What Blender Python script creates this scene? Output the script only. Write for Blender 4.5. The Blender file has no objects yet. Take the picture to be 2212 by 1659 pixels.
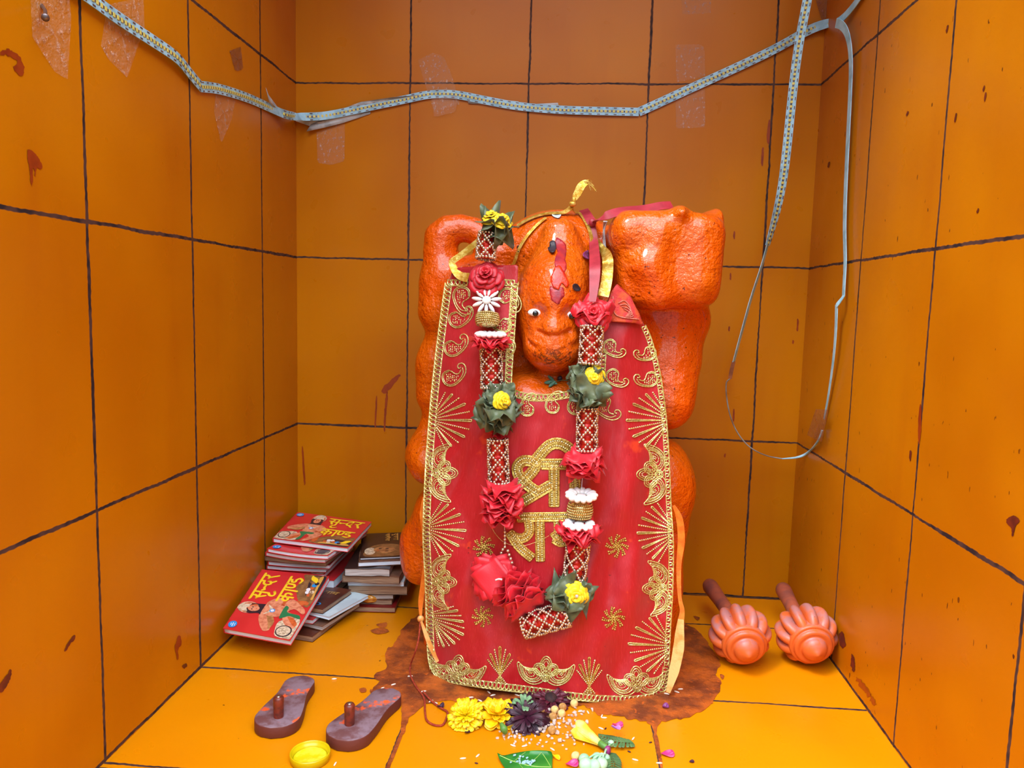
import bpy, bmesh, math, random
import numpy as np
from mathutils import Vector, Matrix, noise as mnoise
from mathutils.bvhtree import BVHTree
from mathutils.geometry import delaunay_2d_cdt
PI=math.pi
sc=bpy.context.scene
COL=sc.collection
rnd=random.Random(7)
# ------------------------------------------------------------ camera
F,YAW,PITCH,ROLL=1631.317,-.0773,.1074,-.0257
CAM=Vector((.4827,-1.2991,.5006))
def basis():
    cy,sy,cp,sp=math.cos(YAW),math.sin(YAW),math.cos(PITCH),math.sin(PITCH)
    fw=Vector((sy*cp,cy*cp,-sp)); rt=Vector((cy,-sy,0)); dn=fw.cross(rt)
    c,s=math.cos(ROLL),math.sin(ROLL)
    return c*rt+s*dn,-s*rt+c*dn,fw
RT,DN,FW=basis()
cam_d=bpy.data.cameras.new('camera'); cam=bpy.data.objects.new('camera',cam_d); COL.objects.link(cam)
cam.matrix_world=Matrix(((RT.x,-DN.x,-FW.x,CAM.x),(RT.y,-DN.y,-FW.y,CAM.y),(RT.z,-DN.z,-FW.z,CAM.z),(0,0,0,1)))
cam_d.sensor_fit='HORIZONTAL'; cam_d.sensor_width=36; cam_d.lens=F/2212*36; cam_d.clip_start=.01
sc.camera=cam
def ray(px,py): return FW+RT*((px-1106)/F)+DN*((py-829.5)/F)
def at(px,py,Y):
    d=ray(px,py); return CAM+d*((Y-CAM.y)/d.y)
def fl(px,py,z=0.):
    d=ray(px,py); return CAM+d*((z-CAM.z)/d.z)
def onx(px,py,X):
    d=ray(px,py); return CAM+d*((X-CAM.x)/d.x)
def topx(p):
    d=Vector(p)-CAM; z=d.dot(FW); return 1106+F*d.dot(RT)/z, 829.5+F*d.dot(DN)/z
# ------------------------------------------------------------ objects
ORG={}
def tag(o,label=None,cat=None,group=None,kind=None):
    if label: o['label']=label
    if cat: o['category']=cat
    if group: o['group']=group
    if kind: o['kind']=kind
    return o
def thing(name,loc,label,cat,group=None):
    o=bpy.data.objects.new(name,None); COL.objects.link(o); o.location=loc; o.empty_display_size=.02
    ORG[o.name]=Vector(loc); return tag(o,label,cat,group)
class MB:
    def __init__(s): s.v=[]; s.f=[]; s.m=[]; s.cm=0
    def add(s,vs,fs):
        b=len(s.v); s.v+= [tuple(p) for p in vs]; s.f+=[tuple(i+b for i in f) for f in fs]; s.m+=[s.cm]*len(fs); return s
    def box(s,lo,hi):
        x0,y0,z0=lo;x1,y1,z1=hi
        return s.add([(x0,y0,z0),(x1,y0,z0),(x1,y1,z0),(x0,y1,z0),(x0,y0,z1),(x1,y0,z1),(x1,y1,z1),(x0,y1,z1)],
          [(0,3,2,1),(4,5,6,7),(0,1,5,4),(1,2,6,5),(2,3,7,6),(3,0,4,7)])
    def tube(s,pts,r,n=6,cap=True,closed=False):
        pts=[Vector(p) for p in pts]; N=len(pts)
        if N<2: return s
        rs=r if isinstance(r,(list,tuple)) else [r]*N
        vs=[];fs=[];up=None
        for i,p in enumerate(pts):
            if closed: t=pts[(i+1)%N]-pts[i-1]
            else: t=pts[min(i+1,N-1)]-pts[max(i-1,0)]
            if t.length<1e-9: t=Vector((0,0,1))
            t.normalize()
            if up is None:
                up=t.orthogonal().normalized()
            up=(up-t*up.dot(t))
            if up.length<1e-6: up=t.orthogonal()
            up.normalize(); w=t.cross(up)
            for k in range(n):
                a=2*PI*k/n; vs.append(p+(up*math.cos(a)+w*math.sin(a))*rs[i])
        for i in range(N if closed else N-1):
            j=(i+1)%N
            for k in range(n):
                fs.append((i*n+k,i*n+(k+1)%n,j*n+(k+1)%n,j*n+k))
        if cap and not closed:
            fs.append(tuple(range(n-1,-1,-1))); fs.append(tuple((N-1)*n+k for k in range(n)))
        return s.add(vs,fs)
    def ball(s,c,r,nu=8,nv=5,M=None):
        c=Vector(c); rr=r if isinstance(r,(tuple,list,Vector)) else (r,r,r)
        vs=[(0,0,rr[2])];fs=[]
        for i in range(1,nv):
            a=PI*i/nv
            for k in range(nu):
                b=2*PI*k/nu; vs.append((rr[0]*math.sin(a)*math.cos(b),rr[1]*math.sin(a)*math.sin(b),rr[2]*math.cos(a)))
        vs.append((0,0,-rr[2])); e=len(vs)-1
        for k in range(nu):
            fs.append((0,1+k,1+(k+1)%nu)); fs.append((e,e-nu+(k+1)%nu,e-nu+k))
        for i in range(nv-2):
            for k in range(nu):
                a=1+i*nu+k;b=1+i*nu+(k+1)%nu; fs.append((a,a+nu,b+nu,b))
        vs=[Vector(v) for v in vs]
        if M is not None: vs=[M@v for v in vs]
        return s.add([c+v for v in vs],fs)
    def lathe(s,prof,n,M=None,c=(0,0,0),mod=None):
        # prof: (r,z) list
        vs=[];fs=[];c=Vector(c)
        for i,(r,z) in enumerate(prof):
            for k in range(n):
                a=2*PI*k/n; q=r*(mod(a,i) if mod else 1)
                vs.append(Vector((q*math.cos(a),q*math.sin(a),z)))
        for i in range(len(prof)-1):
            for k in range(n):
                fs.append((i*n+k,i*n+(k+1)%n,(i+1)*n+(k+1)%n,(i+1)*n+k))
        if M is not None: vs=[M@v for v in vs]
        return s.add([c+v for v in vs],fs)
    def grid(s,fn,nu,nv,flip=False):
        vs=[fn(i/(nu-1),j/(nv-1)) for j in range(nv) for i in range(nu)]
        fs=[]
        for j in range(nv-1):
            for i in range(nu-1):
                a=j*nu+i; q=(a,a+1,a+nu+1,a+nu); fs.append(q[::-1] if flip else q)
        return s.add(vs,fs)
    def ribbon(s,pts,nrm,w,th=.0006):
        pts=[Vector(p) for p in pts]
        for _ in range(4): pts=[pts[0]]+[(pts[i-1]+pts[i]*2+pts[i+1])/4 for i in range(1,len(pts)-1)]+[pts[-1]]
        N=len(pts);vs=[];fs=[]
        ws=w if isinstance(w,(list,tuple)) else [w]*N
        for i in range(N):
            p=Vector(pts[i]);t=(Vector(pts[min(i+1,N-1)])-Vector(pts[max(i-1,0)])).normalized()
            n=Vector(nrm[i]) if not isinstance(nrm,Vector) else nrm
            sd=t.cross(n).normalized(); n2=sd.cross(t).normalized()
            h=ws[i]/2
            vs+=[p-sd*h-n2*th/2,p+sd*h-n2*th/2,p+sd*h+n2*th/2,p-sd*h+n2*th/2]
        for i in range(N-1):
            a=i*4;b=a+4
            for k in range(4): fs.append((a+k,a+(k+1)%4,b+(k+1)%4,b+k))
        fs.append((3,2,1,0)); e=(N-1)*4; fs.append((e,e+1,e+2,e+3))
        return s.add(vs,fs)
    def build(s,name,mat,parent=None,smooth=True,base=None,solid=0,solidoff=0,fixn=True):
        if parent is not None:
            off=ORG[parent.name]
        else: off=Vector(base) if base is not None else Vector((0,0,0))
        me=bpy.data.meshes.new(name)
        v=np.array(s.v,dtype=np.float64).reshape(-1,3)-np.array(off)
        me.from_pydata(v.tolist(),[],s.f)
        mats=mat if isinstance(mat,(list,tuple)) else [mat]
        for m in mats: me.materials.append(m)
        if len(mats)>1: me.polygons.foreach_set('material_index',s.m)
        if smooth: me.polygons.foreach_set('use_smooth',[True]*len(me.polygons))
        me.update()
        if fixn:
            bm=bmesh.new(); bm.from_mesh(me); bmesh.ops.recalc_face_normals(bm,faces=bm.faces); bm.to_mesh(me); bm.free()
        o=bpy.data.objects.new(name,me); COL.objects.link(o)
        if parent is not None: o.parent=parent; ORG[o.name]=off
        else: o.location=off; ORG[o.name]=off
        if smooth and fixn: me.set_sharp_from_angle(angle=math.radians(76))
        if solid:
            md=o.modifiers.new('solid','SOLIDIFY'); md.thickness=solid; md.offset=solidoff
        return o
# ------------------------------------------------------------ materials
class NT:
    def __init__(s,name):
        m=bpy.data.materials.new(name); m.use_nodes=True; s.m=m; s.t=m.node_tree; s.t.nodes.clear()
        s.out=s.n('ShaderNodeOutputMaterial'); s.b=s.n('ShaderNodeBsdfPrincipled'); s.l(s.b.outputs[0],s.out.inputs[0])
        s.tc=s.n('ShaderNodeTexCoord'); s.co=s.tc.outputs['Object']
    def n(s,t,**k):
        x=s.t.nodes.new(t)
        for a,b in k.items(): setattr(x,a,b)
        return x
    def l(s,a,b): s.t.links.new(a,b)
    def put(s,i,v):
        if hasattr(v,'is_linked') or isinstance(v,bpy.types.NodeSocket): s.l(v,i)
        else: i.default_value=v
    def math(s,op,a,b=0.,c=None,clamp=False):
        x=s.n('ShaderNodeMath',operation=op,use_clamp=clamp); s.put(x.inputs[0],a); s.put(x.inputs[1],b)
        if c is not None: s.put(x.inputs[2],c)
        return x.outputs[0]
    def mix(s,f,a,b,mode='MIX'):
        x=s.n('ShaderNodeMix',data_type='RGBA',blend_type=mode); s.put(x.inputs[0],f)
        s.put(x.inputs[6],a if not isinstance(a,tuple) else rgba(a)); s.put(x.inputs[7],b if not isinstance(b,tuple) else rgba(b)); return x.outputs[2]
    def noise(s,scale,detail=4,rough=.55,co=None,dist=0.):
        x=s.n('ShaderNodeTexNoise'); s.l(co or s.co,x.inputs['Vector']); x.inputs['Scale'].default_value=scale
        x.inputs['Detail'].default_value=detail; x.inputs['Roughness'].default_value=rough; x.inputs['Distortion'].default_value=dist
        return x.outputs[0]
    def mapping(s,scale=(1,1,1),rot=(0,0,0),loc=(0,0,0)):
        x=s.n('ShaderNodeMapping'); s.l(s.co,x.inputs[0]); x.inputs['Scale'].default_value=scale; x.inputs['Rotation'].default_value=rot; x.inputs['Location'].default_value=loc
        return x.outputs[0]
    def ramp(s,v,a,b,lo=0.,hi=1.):
        x=s.n('ShaderNodeMapRange',interpolation_type='SMOOTHSTEP'); s.put(x.inputs[0],v)
        for i,q in enumerate((a,b,lo,hi)): x.inputs[1+i].default_value=q
        return x.outputs[0]
    def sep(s,co=None):
        x=s.n('ShaderNodeSeparateXYZ'); s.l(co or s.co,x.inputs[0]); return x.outputs
    def bump(s,h,strength=.3,dist=.001):
        x=s.n('ShaderNodeBump'); s.put(x.inputs['Height'],h); x.inputs['Strength'].default_value=strength; x.inputs['Distance'].default_value=dist
        s.l(x.outputs[0],s.b.inputs['Normal']); return x
    def set(s,**k):
        for a,v in k.items():
            i=s.b.inputs[a.replace('_',' ')]; s.put(i,rgba(v) if isinstance(v,tuple) and len(v)==3 else v)
def rgba(c): return (c[0],c[1],c[2],1.) if len(c)==3 else c
def S(r,g,b):
    def q(x):
        x/=255.; return x/12.92 if x<=.04045 else ((x+.055)/1.055)**2.4
    return (q(r),q(g),q(b))
def simple(name,c,c2=None,ns=40,rough=.5,metal=0.,bump=0.,bs=200,bd=.0006,coat=0.,spec=.5,trans=0.,sss=0.,sheen=0.,lo=.4,hi=.65,alpha=1.,ior=1.5):
    t=NT(name)
    if c2 is not None:
        f=t.ramp(t.noise(ns),lo,hi); t.set(Base_Color=t.mix(f,c,c2))
    else: t.set(Base_Color=c)
    t.set(Roughness=rough,Metallic=metal,IOR=ior)
    t.b.inputs['Specular IOR Level'].default_value=spec
    t.b.inputs['Coat Weight'].default_value=coat
    t.b.inputs['Transmission Weight'].default_value=trans
    t.b.inputs['Alpha'].default_value=alpha
    if sss: t.b.inputs['Subsurface Weight'].default_value=sss; t.b.inputs['Subsurface Scale'].default_value=.004
    if sheen: t.b.inputs['Sheen Weight'].default_value=sheen
    if bump: t.bump(t.noise(bs,3),bump,bd)
    return t.m
def resample(pts,step,closed=False):
    pts=[Vector(p) for p in pts]
    if closed: pts=pts+[pts[0]]
    out=[pts[0].copy()];acc=0.
    for a,b in zip(pts[:-1],pts[1:]):
        L=(b-a).length
        if L<1e-9: continue
        d=step-acc
        while d<=L:
            out.append(a+(b-a)*(d/L)); d+=step
        acc=L-(d-step)
    if not closed and (out[-1]-pts[-1]).length>step*.3: out.append(pts[-1].copy())
    return out
def smooth(pts,n=6,closed=False):
    # catmull-rom
    P=[Vector(p) for p in pts];N=len(P);out=[]
    rng=range(N) if closed else range(N-1)
    for i in rng:
        p0=P[(i-1)%N] if (closed or i>0) else P[0]*2-P[1]
        p1=P[i];p2=P[(i+1)%N]
        p3=P[(i+2)%N] if (closed or i+2<N) else P[N-1]*2-P[N-2]
        for k in range(n):
            t=k/n; out.append(.5*((2*p1)+(p2-p0)*t+(2*p0-5*p1+4*p2-p3)*t*t+(3*p1-p0-3*p2+p3)*t**3))
    if not closed: out.append(P[-1])
    return out
def inside(p,poly):
    x,y=p;c=False;j=len(poly)-1
    for i in range(len(poly)):
        xi,yi=poly[i][0],poly[i][1];xj,yj=poly[j][0],poly[j][1]
        if (yi>y)!=(yj>y) and x<(xj-xi)*(y-yi)/(yj-yi)+xi: c=not c
        j=i
    return c
def tri2d(poly,step,boundary_step=None):
    # constrained triangulation of a polygon with an inner grid
    b=resample([Vector((p[0],p[1])) for p in poly],boundary_step or step,True)
    if (b[0]-b[-1]).length<step*.3: b.pop()
    n=len(b); xs=[p.x for p in b];ys=[p.y for p in b]
    pts=list(b);bl=[(p.x,p.y) for p in b]
    x=min(xs)+step*.5;row=0
    ba=np.array(bl)
    y=min(ys)+step*.5
    while y<max(ys):
        x=min(xs)+step*(.5 if row%2 else 0.)
        while x<max(xs):
            if inside((x,y),bl) and np.min(np.hypot(ba[:,0]-x,ba[:,1]-y))>step*.55: pts.append(Vector((x,y)))
            x+=step
        y+=step*.87;row+=1
    V,E,Fc,_,_,_=delaunay_2d_cdt(pts,[(i,(i+1)%n) for i in range(n)],[],1,1e-6)
    return V,[tuple(f) for f in Fc]
def align(z,x=None):
    z=Vector(z).normalized()
    x=Vector(x) if x is not None else z.orthogonal()
    x=(x-z*x.dot(z)).normalized(); y=z.cross(x)
    return Matrix(((x.x,y.x,z.x),(x.y,y.y,z.y),(x.z,y.z,z.z)))
# ============================================================ the shrine
W=.87; DEPTH=1.0; HT=1.42
def tile_mat(name,vax,vlines,hax,hlines,seed,c1,c2,flk=.5,front=None,lw=0.):
    t=NT(name)
    sx=t.sep()
    wob=t.math('MULTIPLY',t.math('SUBTRACT',t.noise(14,1),.5),.004)
    wob2=t.math('MULTIPLY',t.math('SUBTRACT',t.noise(160,0),.5),.0016)
    ww=t.math('ADD',wob,wob2)
    d=None
    for ax,ls in ((vax,vlines),(hax,hlines)):
        c=t.math('ADD',sx[ax],ww)
        for L in ls:
            q=t.math('ABSOLUTE',t.math('SUBTRACT',c,L))
            if front is not None and ax==vax: q=t.math('ADD',q,t.math('GREATER_THAN',sx[1],front))
            d=q if d is None else t.math('MINIMUM',d,q)
    wid=t.noise(9,0)
    dd=t.math('SUBTRACT',d,t.math('MULTIPLY',t.math('SUBTRACT',wid,.5),.0016))
    g=t.ramp(dd,.0011+lw,.0021+lw,1.,0.)
    # paint colour
    f=t.ramp(t.noise(3.2,2,.6),.35,.7)
    col=t.mix(f,c1,c2)
    st=t.mapping((16,16,2.2) if hax==2 else (3,3,3))
    f2=t.math('MULTIPLY',t.ramp(t.noise(1.,3,.6,co=st),.5,.85),.22)
    col=t.mix(f2,col,S(150,62,8))
    # dark flecks: streaky voronoi cells, few of them
    fm=t.mapping((95,95,42) if hax==2 else (80,80,80),loc=(seed,seed*.7,seed*.3))
    nd=t.n('ShaderNodeTexNoise'); t.l(fm,nd.inputs[0]); nd.inputs['Scale'].default_value=2.2
    ad=t.n('ShaderNodeMixRGB'); ad.blend_type='ADD'; ad.inputs[0].default_value=.45; t.l(fm,ad.inputs[1]); t.l(nd.outputs['Color'],ad.inputs[2])
    vo=t.n('ShaderNodeTexVoronoi'); t.l(ad.outputs[0],vo.inputs['Vector']); vo.inputs['Scale'].default_value=1.
    cs=t.n('ShaderNodeSeparateColor'); t.l(vo.outputs['Color'],cs.inputs[0])
    rad=t.math('MULTIPLY',t.math('POWER',cs.outputs[1],2.),.15)
    fk=t.math('MULTIPLY',t.math('LESS_THAN',vo.outputs['Distance'],rad),t.math('GREATER_THAN',cs.outputs[0],1-.4*flk))
    fk=t.math('MULTIPLY',fk,t.math('ADD',.6,t.math('MULTIPLY',cs.outputs[2],.35)))
    col=t.mix(fk,col,S(70,22,14))
    gc=t.mix(t.ramp(t.noise(60,1),.35,.6),S(36,26,32),S(74,50,44))
    col=t.mix(g,col,gc)
    t.set(Base_Color=col)
    r=t.math('ADD',.20,t.math('MULTIPLY',t.noise(22,2),.22))
    r=t.math('ADD',r,t.math('MULTIPLY',g,.45)); t.set(Roughness=r)
    t.b.inputs['Specular IOR Level'].default_value=.32
    t.bump(t.noise(16,2,.4),.5,.0016)
    return t.m
OR1,OR2=S(190,118,3),S(176,102,2)
H=[.2761,.5696,.8631,1.1566]
wb=MB().box((-.06,0,-.06),(W+.06,.05,HT)).build('wall_back',tile_mat('orange_tiles_back',0,[.1975,.3975,.5953,.7953],2,[.0015]+H,3,OR1,OR2,.55),smooth=False); tag(wb,kind='structure')
wl=MB().box((-.05,-DEPTH,-.06),(0,0,HT)).build('wall_left',tile_mat('orange_tiles_left',1,[-.1477,-.3649,-.5738,-.785],2,[.0028]+H,11,OR1,OR2,.6,None,.0005),smooth=False); tag(wl,kind='structure')
wr=MB().box((W,-DEPTH,-.06),(W+.05,0,HT)).build('wall_right',tile_mat('orange_tiles_right',1,[-.2286,-.4405,-.6527,-.865],2,[.0028]+H,23,OR1,OR2,1.1,None,.0003),smooth=False); tag(wr,kind='structure')
FX1=fl(858,1600).x;FX2=fl(1420,1620).x
FLC1,FLC2=S(218,138,3),S(212,130,2)
flo=MB().box((0,-DEPTH,-.05),(W,0,0)).build('floor',tile_mat('orange_tiles_floor',0,[FX1,FX2],1,[-.1251,-.3608,-.5755,-.002,-.585],31,FLC1,FLC2,.6,-.3608,.0003),smooth=False); tag(flo,kind='structure')
ce=MB().box((-.05,-.55,HT),(W+.05,.05,HT+.04)).build('ceiling',simple('ceiling_paint',S(225,130,60),rough=.7),smooth=False); tag(ce,kind='structure')
# ------------------------------------------------------------ light
wd=bpy.data.worlds.new('sky'); sc.world=wd; wd.use_nodes=True
nt=wd.node_tree; nt.nodes.clear()
o=nt.nodes.new('ShaderNodeOutputWorld'); bg=nt.nodes.new('ShaderNodeBackground'); nt.links.new(bg.outputs[0],o.inputs[0])
tc=nt.nodes.new('ShaderNodeTexCoord'); sp=nt.nodes.new('ShaderNodeSeparateXYZ'); nt.links.new(tc.outputs['Generated'],sp.inputs[0])
def wmap(src,a,b):
    m=nt.nodes.new('ShaderNodeMapRange'); m.interpolation_type='SMOOTHSTEP'; nt.links.new(src,m.inputs[0]); m.inputs[1].default_value=a; m.inputs[2].default_value=b; return m.outputs[0]
def wm(op,a,b):
    m=nt.nodes.new('ShaderNodeMath'); m.operation=op
    for k,v in enumerate((a,b)):
        if isinstance(v,(int,float)): m.inputs[k].default_value=v
        else: nt.links.new(v,m.inputs[k])
    return m.outputs[0]
# open sky above the courtyard wall in front of the shrine, dim surroundings elsewhere
patch=wm('MULTIPLY',wm('MULTIPLY',wmap(sp.outputs[2],.42,.60),wmap(sp.outputs[2],1.2,1.1)),wmap(sp.outputs[1],.02,-.16))
base=wmap(sp.outputs[2],-.2,.5)
mx=nt.nodes.new('ShaderNodeMix'); mx.data_type='RGBA'; nt.links.new(base,mx.inputs[0]); mx.inputs[6].default_value=(.20,.18,.16,1); mx.inputs[7].default_value=(.42,.46,.52,1)
m2=nt.nodes.new('ShaderNodeMix'); m2.data_type='RGBA'; nt.links.new(patch,m2.inputs[0]); nt.links.new(mx.outputs[2],m2.inputs[6]); m2.inputs[7].default_value=(2.6,2.8,3.15,1)
nt.links.new(m2.outputs[2],bg.inputs[0]); bg.inputs[1].default_value=1.3
sd=bpy.data.lights.new('sun','SUN'); sd.energy=1.5; sd.angle=math.radians(16); sd.color=(1,.97,.92)
so=bpy.data.objects.new('sun',sd); COL.objects.link(so); so.rotation_euler=Vector((.50,.42,-1)).to_track_quat('-Z','Y').to_euler()
sc.view_settings.view_transform='Standard'; sc.view_settings.look='None'; sc.view_settings.gamma=1; sc.view_settings.exposure=1.06
cy=sc.cycles; cy.max_bounces=5; cy.diffuse_bounces=3; cy.glossy_bounces=2; cy.transmission_bounces=4; cy.transparent_max_bounces=6; cy.caustics_reflective=False; cy.caustics_refractive=False
# ============================================================ statue (signed distance field -> one surface)
class SDF:
    def __init__(s,lo,hi,h):
        s.lo=np.array(lo);s.h=h
        s.n=np.ceil((np.array(hi)-s.lo)/h).astype(int)+1
        s.F=np.full(s.n,.05,dtype=np.float32)
        s.ax=[s.lo[i]+h*np.arange(s.n[i]) for i in range(3)]
    def sub(s,lo,hi):
        a=[];
        for i in range(3):
            i0=max(0,int((lo[i]-s.lo[i])/s.h)-1);i1=min(s.n[i],int((hi[i]-s.lo[i])/s.h)+2); a.append(slice(i0,max(i0,i1)))
        X=s.ax[0][a[0]][:,None,None];Y=s.ax[1][a[1]][None,:,None];Z=s.ax[2][a[2]][None,None,:]
        return tuple(a),X,Y,Z
    def op(s,sl,d,k,mode):
        A=s.F[sl]
        if mode=='u':
            h=np.clip(.5+.5*(A-d)/k,0,1); s.F[sl]=A*(1-h)+d*h-k*h*(1-h)
        else:
            d=-d; h=np.clip(.5-.5*(A-d)/k,0,1); s.F[sl]=A*(1-h)+d*h+k*h*(1-h)
    def ell(s,c,r,k=.012,mode='u',p=2.,rot=None):
        m=max(r)+k+.05; lo=[c[i]-m for i in range(3)];hi=[c[i]+m for i in range(3)]
        sl,X,Y,Z=s.sub(lo,hi); X=X-c[0];Y=Y-c[1];Z=Z-c[2]
        if rot is not None:
            R=np.array(rot.transposed()); X,Y,Z=(R[i,0]*X+R[i,1]*Y+R[i,2]*Z for i in range(3))
        if p==2.:
            k0=np.sqrt((X/r[0])**2+(Y/r[1])**2+(Z/r[2])**2);k1=np.sqrt((X/r[0]**2)**2+(Y/r[1]**2)**2+(Z/r[2]**2)**2)+1e-9
            d=k0*(k0-1)/k1
        else:
            q=(np.abs(X/r[0])**p+np.abs(Y/r[1])**p+np.abs(Z/r[2])**p)**(1/p); d=(q-1)*min(r)
        s.op(sl,d.astype(np.float32),k,mode)
    def cap(s,a,b,ra,rb,k=.012,mode='u',sy=1.):
        a=np.array(a);b=np.array(b);m=max(ra,rb)+k+.05
        lo=np.minimum(a,b)-m;hi=np.maximum(a,b)+m
        sl,X,Y,Z=s.sub(lo,hi); ab=b-a;L=ab@ab+1e-12
        t=np.clip(((X-a[0])*ab[0]+(Y-a[1])*ab[1]+(Z-a[2])*ab[2])/L,0,1)
        d=np.sqrt((X-a[0]-t*ab[0])**2+((Y-a[1]-t*ab[1])*sy)**2+(Z-a[2]-t*ab[2])**2)-(ra+(rb-ra)*t)
        s.op(sl,d.astype(np.float32),k,mode)
    def mesh(s):
        Fv=s.F;n=s.n;ins=Fv<0
        cn=[(0,0,0),(1,0,0),(0,1,0),(1,1,0),(0,0,1),(1,0,1),(0,1,1),(1,1,1)]
        def cor(A,c): return A[c[0]:n[0]-1+c[0],c[1]:n[1]-1+c[1],c[2]:n[2]-1+c[2]]
        cnt=sum(cor(ins,c).astype(np.int8) for c in cn); act=(cnt>0)&(cnt<8)
        idx=np.full(act.shape,-1,dtype=np.int64);ii=np.argwhere(act);idx[act]=np.arange(len(ii))
        acc=np.zeros((len(ii),3));num=np.zeros(len(ii))
        vals=[cor(Fv,c)[act] for c in cn]
        for a in range(8):
            for b in range(a+1,8):
                if sum(abs(cn[a][q]-cn[b][q]) for q in range(3))!=1: continue
                va,vb=vals[a],vals[b];m=(va<0)!=(vb<0);t=np.where(m,va/(va-vb+1e-12),0)
                p=np.array(cn[a])[None]+t[:,None]*(np.array(cn[b])-np.array(cn[a]))[None]
                acc+=p*m[:,None];num+=m
        V=s.lo+s.h*(ii+acc/num[:,None])
        Q=[]
        for ax in range(3):
            sl0=[slice(None)]*3;sl1=[slice(None)]*3;sl0[ax]=slice(0,-1);sl1[ax]=slice(1,None)
            A=ins[tuple(sl0)];B=ins[tuple(sl1)]
            e=np.argwhere(A!=B);u,v=(ax+1)%3,(ax+2)%3
            ok=(e[:,u]>0)&(e[:,v]>0)&(e[:,u]<n[u]-1)&(e[:,v]<n[v]-1);e=e[ok]
            sgn=A[tuple(e.T)]
            def cell(du,dv):
                c=e.copy();c[:,u]+=du;c[:,v]+=dv;return idx[tuple(c.T)]
            q=np.stack([cell(-1,-1),cell(0,-1),cell(0,0),cell(-1,0)],1)
            q[~sgn]=q[~sgn][:,::-1];Q.append(q)
        return V,np.concatenate(Q)
def pxm(Y): return (Y-CAM.y)/F
sdf=SDF((.19,-.44,-.006),(.74,-.03,.68),.0030)
def E(px,py,Y,rx,rz,ry,k=.012,mode='u',p=2.,rot=None):
    q=pxm(Y); sdf.ell(at(px,py,Y),(rx*q,ry,rz*q),k,mode,p,rot)
def CP(px,py,Y,r,px2,py2,Y2,r2,k=.012,mode='u'):
    sdf.cap(at(px,py,Y),at(px2,py2,Y2),r*pxm(Y),r2*pxm(Y2),k,mode)
# base, torso
c0=at(1188,1330,-.22); sdf.ell((c0.x,-.215,.09),(.157,.085,.125),.02,p=5.)
E(1190,1000,-.21,215,290,.10,.03)
E(1190,1180,-.23,235,230,.11,.03,p=3.)
# left block, hip, arm, tail
E(925,1180,-.20,60,76,.06,.010,p=2.6); E(938,1120,-.21,46,80,.06,.015)
E(935,985,-.22,59,62,.065,.012); CP(938,945,-.22,40,955,900,-.22,42)
CP(948,850,-.22,50,950,780,-.22,52,.01); CP(950,790,-.22,48,965,720,-.22,46,.012)
CP(962,670,-.225,60,958,600,-.22,50,.010); CP(958,600,-.22,50,950,545,-.22,38,.012)
tl=[(950,545,38),(953,515,37),(970,498,33),(995,492,29),(1022,496,27),(1042,510,26),(1058,530,30),(1075,560,40)]
for a,b in zip(tl[:-1],tl[1:]): CP(a[0],a[1],-.22,a[2],b[0],b[1],-.22,b[2],.005)
E(1020,640,-.22,80,85,.055,.012)
# hood behind the head, shoulders
E(1212,565,-.200,138,108,.07,.010); CP(1110,560,-.21,45,1330,570,-.21,45,.02)
E(1100,700,-.22,130,120,.06,.02); E(1330,760,-.22,110,150,.06,.02)
E(1165,878,-.278,150,80,.062,.016)
# head
E(1200,655,-.268,85,122,.088,.008); CP(1203,600,-.275,76,1209,508,-.268,38,.010)
E(1197,735,-.295,66,60,.062,.02); E(1196,756,-.312,60,42,.048,.014)
E(1164,737,-.326,24,15,.022,.010);E(1230,737,-.326,24,15,.022,.010)
CP(1199,665,-.332,12,1196,702,-.345,11,.022); E(1196,713,-.352,13,8,.010,.012)
E(1182,715,-.350,8,6,.008,.006);E(1210,715,-.350,8,6,.008,.006)
for x in (1157,1238): E(x,677,-.353,23,14,.012,.012,'s')
mp=[(1143,738),(1154,750),(1172,755),(1196,757),(1222,755),(1240,750),(1250,742)]
for a,b in zip(mp[:-1],mp[1:]):
    Yf=lambda p:-.3155-.0505*math.sqrt(max(0,1-((p[0]-1196)/63)**2))
    CP(a[0],a[1],Yf(a),6.5,b[0],b[1],Yf(b),6.5,.002,'s')
mp=[(1163,716),(1178,722),(1196,726),(1214,722),(1230,716)]
for a,b in zip(mp[:-1],mp[1:]): CP(a[0],a[1],-.362+.00001*(a[0]-1196)**2,5,b[0],b[1],-.3625+.000014*(b[0]-1196)**2,5,.002,'s')
# right: raised rock, arm, hip, leg
E(1436,566,-.245,108,97,.066,.010,p=6.)
E(1352,510,-.25,38,46,.06,.015);E(1530,505,-.24,28,44,.055,.012)
CP(1349,478,-.27,12,1342,510,-.25,20,.010);E(1464,468,-.27,16,18,.05,.012);E(1546,474,-.24,11,20,.04,.010)
CP(1462,486,-.280,14,1428,518,-.298,22,.022);CP(1428,518,-.298,22,1402,575,-.308,24,.022);CP(1402,575,-.308,24,1424,630,-.304,24,.022);CP(1514,510,-.292,16,1506,610,-.302,24,.022)
CP(1466,510,-.326,14,1462,590,-.336,20,.014,'s')
CP(1436,606,-.337,4,1414,545,-.340,3,.008,'s')
CP(1350,676,-.285,9,1530,694,-.285,9,.006,'s')
E(1440,690,-.205,86,60,.055,.010);CP(1446,700,-.205,80,1444,770,-.215,66,.012);CP(1444,780,-.22,65,1437,866,-.235,62,.012)
E(1390,800,-.20,70,120,.05,.015)
E(1428,1050,-.225,73,105,.065,.014);CP(1425,1130,-.22,62,1405,1250,-.22,66,.012);CP(1405,1250,-.22,62,1395,1400,-.23,72,.014)
CP(940,1290,-.23,26,950,1420,-.25,40,.012)
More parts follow.
